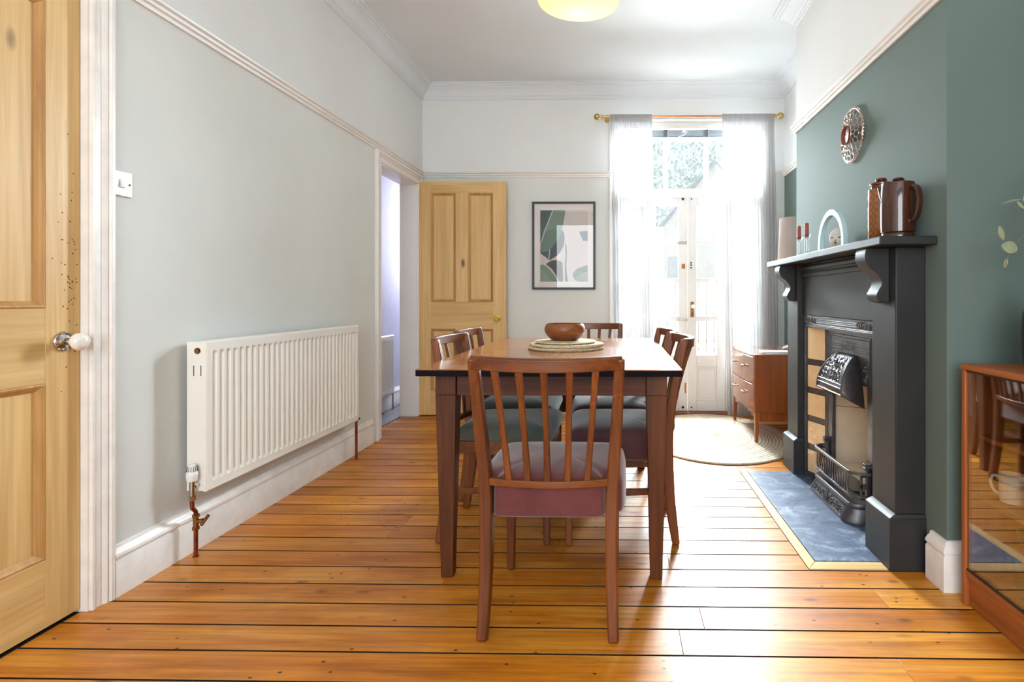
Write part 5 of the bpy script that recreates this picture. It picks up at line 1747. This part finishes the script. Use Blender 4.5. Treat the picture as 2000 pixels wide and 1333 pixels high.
# vase with dried eucalyptus
VX, VY = 1.281, 1.695
b = nb()
lathe(b, [(0, 0), (0.050, 0), (0.060, 0.006), (0.068, 0.05), (0.069, 0.12), (0.064, 0.17), (0.045, 0.205), (0.026, 0.222), (0.024, 0.25), (0.028, 0.262), (0.022, 0.262), (0.018, 0.25), (0.02, 0.22), (0, 0.21)], 36)
o = obj('vase', b, M['vase'], None); o.location = (VX, VY, CZ); tag(o, 'dark brown vase standing on the display cabinet at the photo edge', 'vase')
def leaf_shape(bm, c, d, n, L, Wd):
    c, d, n = Vector(c), Vector(d).normalized(), Vector(n).normalized()
    s = d.cross(n).normalized()
    n = s.cross(d)
    prev = None
    for i in range(7):
        q = i / 6
        w = Wd * math.sin(PI * min(1, q * 0.92 + 0.04)) ** 0.8
        m = c + d * (L * q) - n * (0.10 * L * q * q)
        row = [bm.verts.new(m - s * w / 2 + n * 0.08 * w), bm.verts.new(m), bm.verts.new(m + s * w / 2 + n * 0.08 * w)]
        if prev:
            for k in range(2):
                bm.faces.new((prev[k], prev[k + 1], row[k + 1], row[k]))
        prev = row
t = thing('eucalyptus_stem', 'dried eucalyptus branches arching from the dark vase on the cabinet', 'dried plant', (VX, VY, CZ + 0.25))
b = nb(); lf = nb()
stems = [[(0, 0, -0.03), (-0.004, 0.01, 0.06), (-0.012, 0.03, 0.15), (-0.030, 0.05, 0.13 + 0.03), (-0.062, 0.062, 0.125)],
         [(0, 0, -0.03), (0.0, -0.005, 0.10), (-0.01, 0.01, 0.22), (-0.03, 0.02, 0.275)],
         [(0, 0, -0.03), (0.01, -0.02, 0.10), (0.02, -0.05, 0.25), (0.03, -0.10, 0.36)],
         [(0, 0, -0.03), (-0.01, -0.03, 0.12), (-0.01, -0.10, 0.26), (0.0, -0.18, 0.34)]]
for st_ in stems:
    sp = smooth_path(st_, 6)
    tube(b, sp, [0.0022 - 0.0012 * i / len(sp) for i in range(len(sp))], 6)
vl = Vector((VX, VY, CZ + 0.25))
def W2L(x, y, z):
    return Vector((x, y, z)) - vl
# leaves near the frame edge, as seen: one broad leaf, one upright, one hanging twig, two above
base = W2L(1.215, 1.745, 1.147)
leaf_shape(lf, base + Vector((0.008, 0, 0)), (-0.9, 0.1, 0.32), (-0.3, -0.9, 0.35), 0.045, 0.042)
leaf_shape(lf, base + Vector((-0.030, 0.004, 0.030)), (-0.25, 0.1, 0.9), (-0.8, -0.6, 0), 0.046, 0.016)
tw = smooth_path([base + Vector((0.012, 0, -0.004)), base + Vector((-0.012, 0.0, -0.008)), base + Vector((-0.024, 0.0, -0.03)), base + Vector((-0.030, 0.0, -0.05))], 5)
tube(b, tw, 0.0014, 6)
leaf_shape(lf, tw[9], (-0.3, 0, -0.9), (-0.7, -0.7, 0), 0.030, 0.010)
top_ = W2L(1.225, 1.735, 1.30)
leaf_shape(lf, top_ + Vector((0.004, 0, 0.0)), (-0.95, 0.1, -0.15), (0.1, -0.35, 0.9), 0.058, 0.020)
leaf_shape(lf, top_ + Vector((0.010, 0, -0.006)), (0.5, -0.2, 0.85), (-0.7, -0.7, 0.1), 0.05, 0.020)
leaf_shape(lf, top_ + Vector((-0.01, 0, -0.006)), (0.55, -0.2, -0.8), (-0.7, -0.6, 0.1), 0.03, 0.008)
rnd = random.Random(11)
for st_ in stems[2:]:
    sp = smooth_path(st_, 6)
    for p in sp[6::2]:
        for s in (-1, 1):
            leaf_shape(lf, p, (rnd.uniform(-.3, 1) * 0.8, -0.6 * s + rnd.uniform(-.5, .1), rnd.uniform(-.1, .8)), (rnd.uniform(-1, 1), -1, 0.3), 0.045, 0.034)
obj('stem', b, M['stem'], t)
obj('leaves', lf, M['leaf'], t, ang=80)

# ------------------------------------------------------------------ garden beyond the doors
b = nb(); box(b, -12, 16, YB + 0.15, 40, -0.22, -0.12)
struct('ground_garden', b, plain('pale_paving', (186, 182, 174), 0.9, var=0.12, scale=1.2), 'pale paved garden ground outside the glazed doors', 'ground')
b = nb()
for i in range(60):
    x = -2.2 + i * 0.125
    box(b, x, x + 0.11, 9.0, 9.02, -0.12, 1.25 + 0.03 * math.sin(i * 1.7))
for z in (0.2, 0.95):
    box(b, -2.2, 5.3, 9.02, 9.06, z, z + 0.08)
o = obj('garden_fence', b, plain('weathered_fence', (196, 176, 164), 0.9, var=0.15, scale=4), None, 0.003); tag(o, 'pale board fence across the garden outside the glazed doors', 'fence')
t = thing('neighbour_house', 'white rendered gabled house beyond the garden fence', 'house', (2.6, 15.0, -0.12))
b = nb()
pr = [(-1.9, 0), (1.9, 0), (1.9, 2.4), (0.0, 4.7), (-1.9, 2.4)]
prism(b, pr, lambda u, v, w: (u, w, v), 0, 5.0)
obj('wall', b, M['white_paint_ext'], t)
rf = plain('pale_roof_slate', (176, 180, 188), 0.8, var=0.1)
for s in (-1, 1):
    b = nb()
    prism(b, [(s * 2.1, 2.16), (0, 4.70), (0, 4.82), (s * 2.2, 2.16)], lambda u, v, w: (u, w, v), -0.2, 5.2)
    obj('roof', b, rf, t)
for x in (-0.9, 0.9):
    b = nb(); box(b, x - 0.35, x + 0.35, -0.03, 0.0, 1.2, 2.2); w_ = obj('window', b, plain('far_window', (204, 208, 212), 0.2) if x < 0 else bpy.data.materials['far_window'], t)
b = nb()
for i in range(14):
    box(b, -1.85, 1.85, -0.02, 0.0, 0.1 + i * 0.075, 0.13 + i * 0.075)
obj('cladding', b, M['white_paint_ext'], t)
def tree(label, x, y, h, r, seed, n=2600):
    t = thing('tree', label, 'tree', (x, y, -0.12), 0, 'trees beyond the fence')
    rnd = random.Random(seed)
    b = nb(); tube(b, smooth_path([(0, 0, 0), (0.05, 0, h * 0.3), (-0.05, 0.05, h * 0.6), (0, 0, h * 0.85)], 5), [0.16 - 0.12 * i / 15 for i in range(16)], 10)
    for k in range(7):
        a = k * 0.9
        tube(b, [(0, 0, h * (0.35 + 0.06 * k)), (r * 0.6 * math.cos(a), r * 0.6 * math.sin(a), h * (0.5 + 0.06 * k))], [0.05, 0.012], 6)
    obj('trunk', b, plain('bark', (120, 108, 96), 0.9) if 'bark' not in bpy.data.materials else bpy.data.materials['bark'], t)
    f = nb()
    for i in range(n):
        while True:
            p = Vector((rnd.uniform(-1, 1), rnd.uniform(-1, 1), rnd.uniform(-1, 1)))
            if 0.3 < p.length < 1:
                break
        p = p * (1 + 0.25 * math.sin(5 * p.x + seed) * math.cos(4 * p.z))
        c = Vector((p.x * r, p.y * r, h * 0.66 + p.z * h * 0.36))
        d = Vector((rnd.uniform(-1, 1), rnd.uniform(-1, 1), rnd.uniform(-1, 1))).normalized()
        s = d.orthogonal().normalized()
        L = rnd.uniform(0.10, 0.2)
        f.faces.new([f.verts.new(c + v) for v in (-d * L, s * L * 0.45, d * L, -s * L * 0.45)])
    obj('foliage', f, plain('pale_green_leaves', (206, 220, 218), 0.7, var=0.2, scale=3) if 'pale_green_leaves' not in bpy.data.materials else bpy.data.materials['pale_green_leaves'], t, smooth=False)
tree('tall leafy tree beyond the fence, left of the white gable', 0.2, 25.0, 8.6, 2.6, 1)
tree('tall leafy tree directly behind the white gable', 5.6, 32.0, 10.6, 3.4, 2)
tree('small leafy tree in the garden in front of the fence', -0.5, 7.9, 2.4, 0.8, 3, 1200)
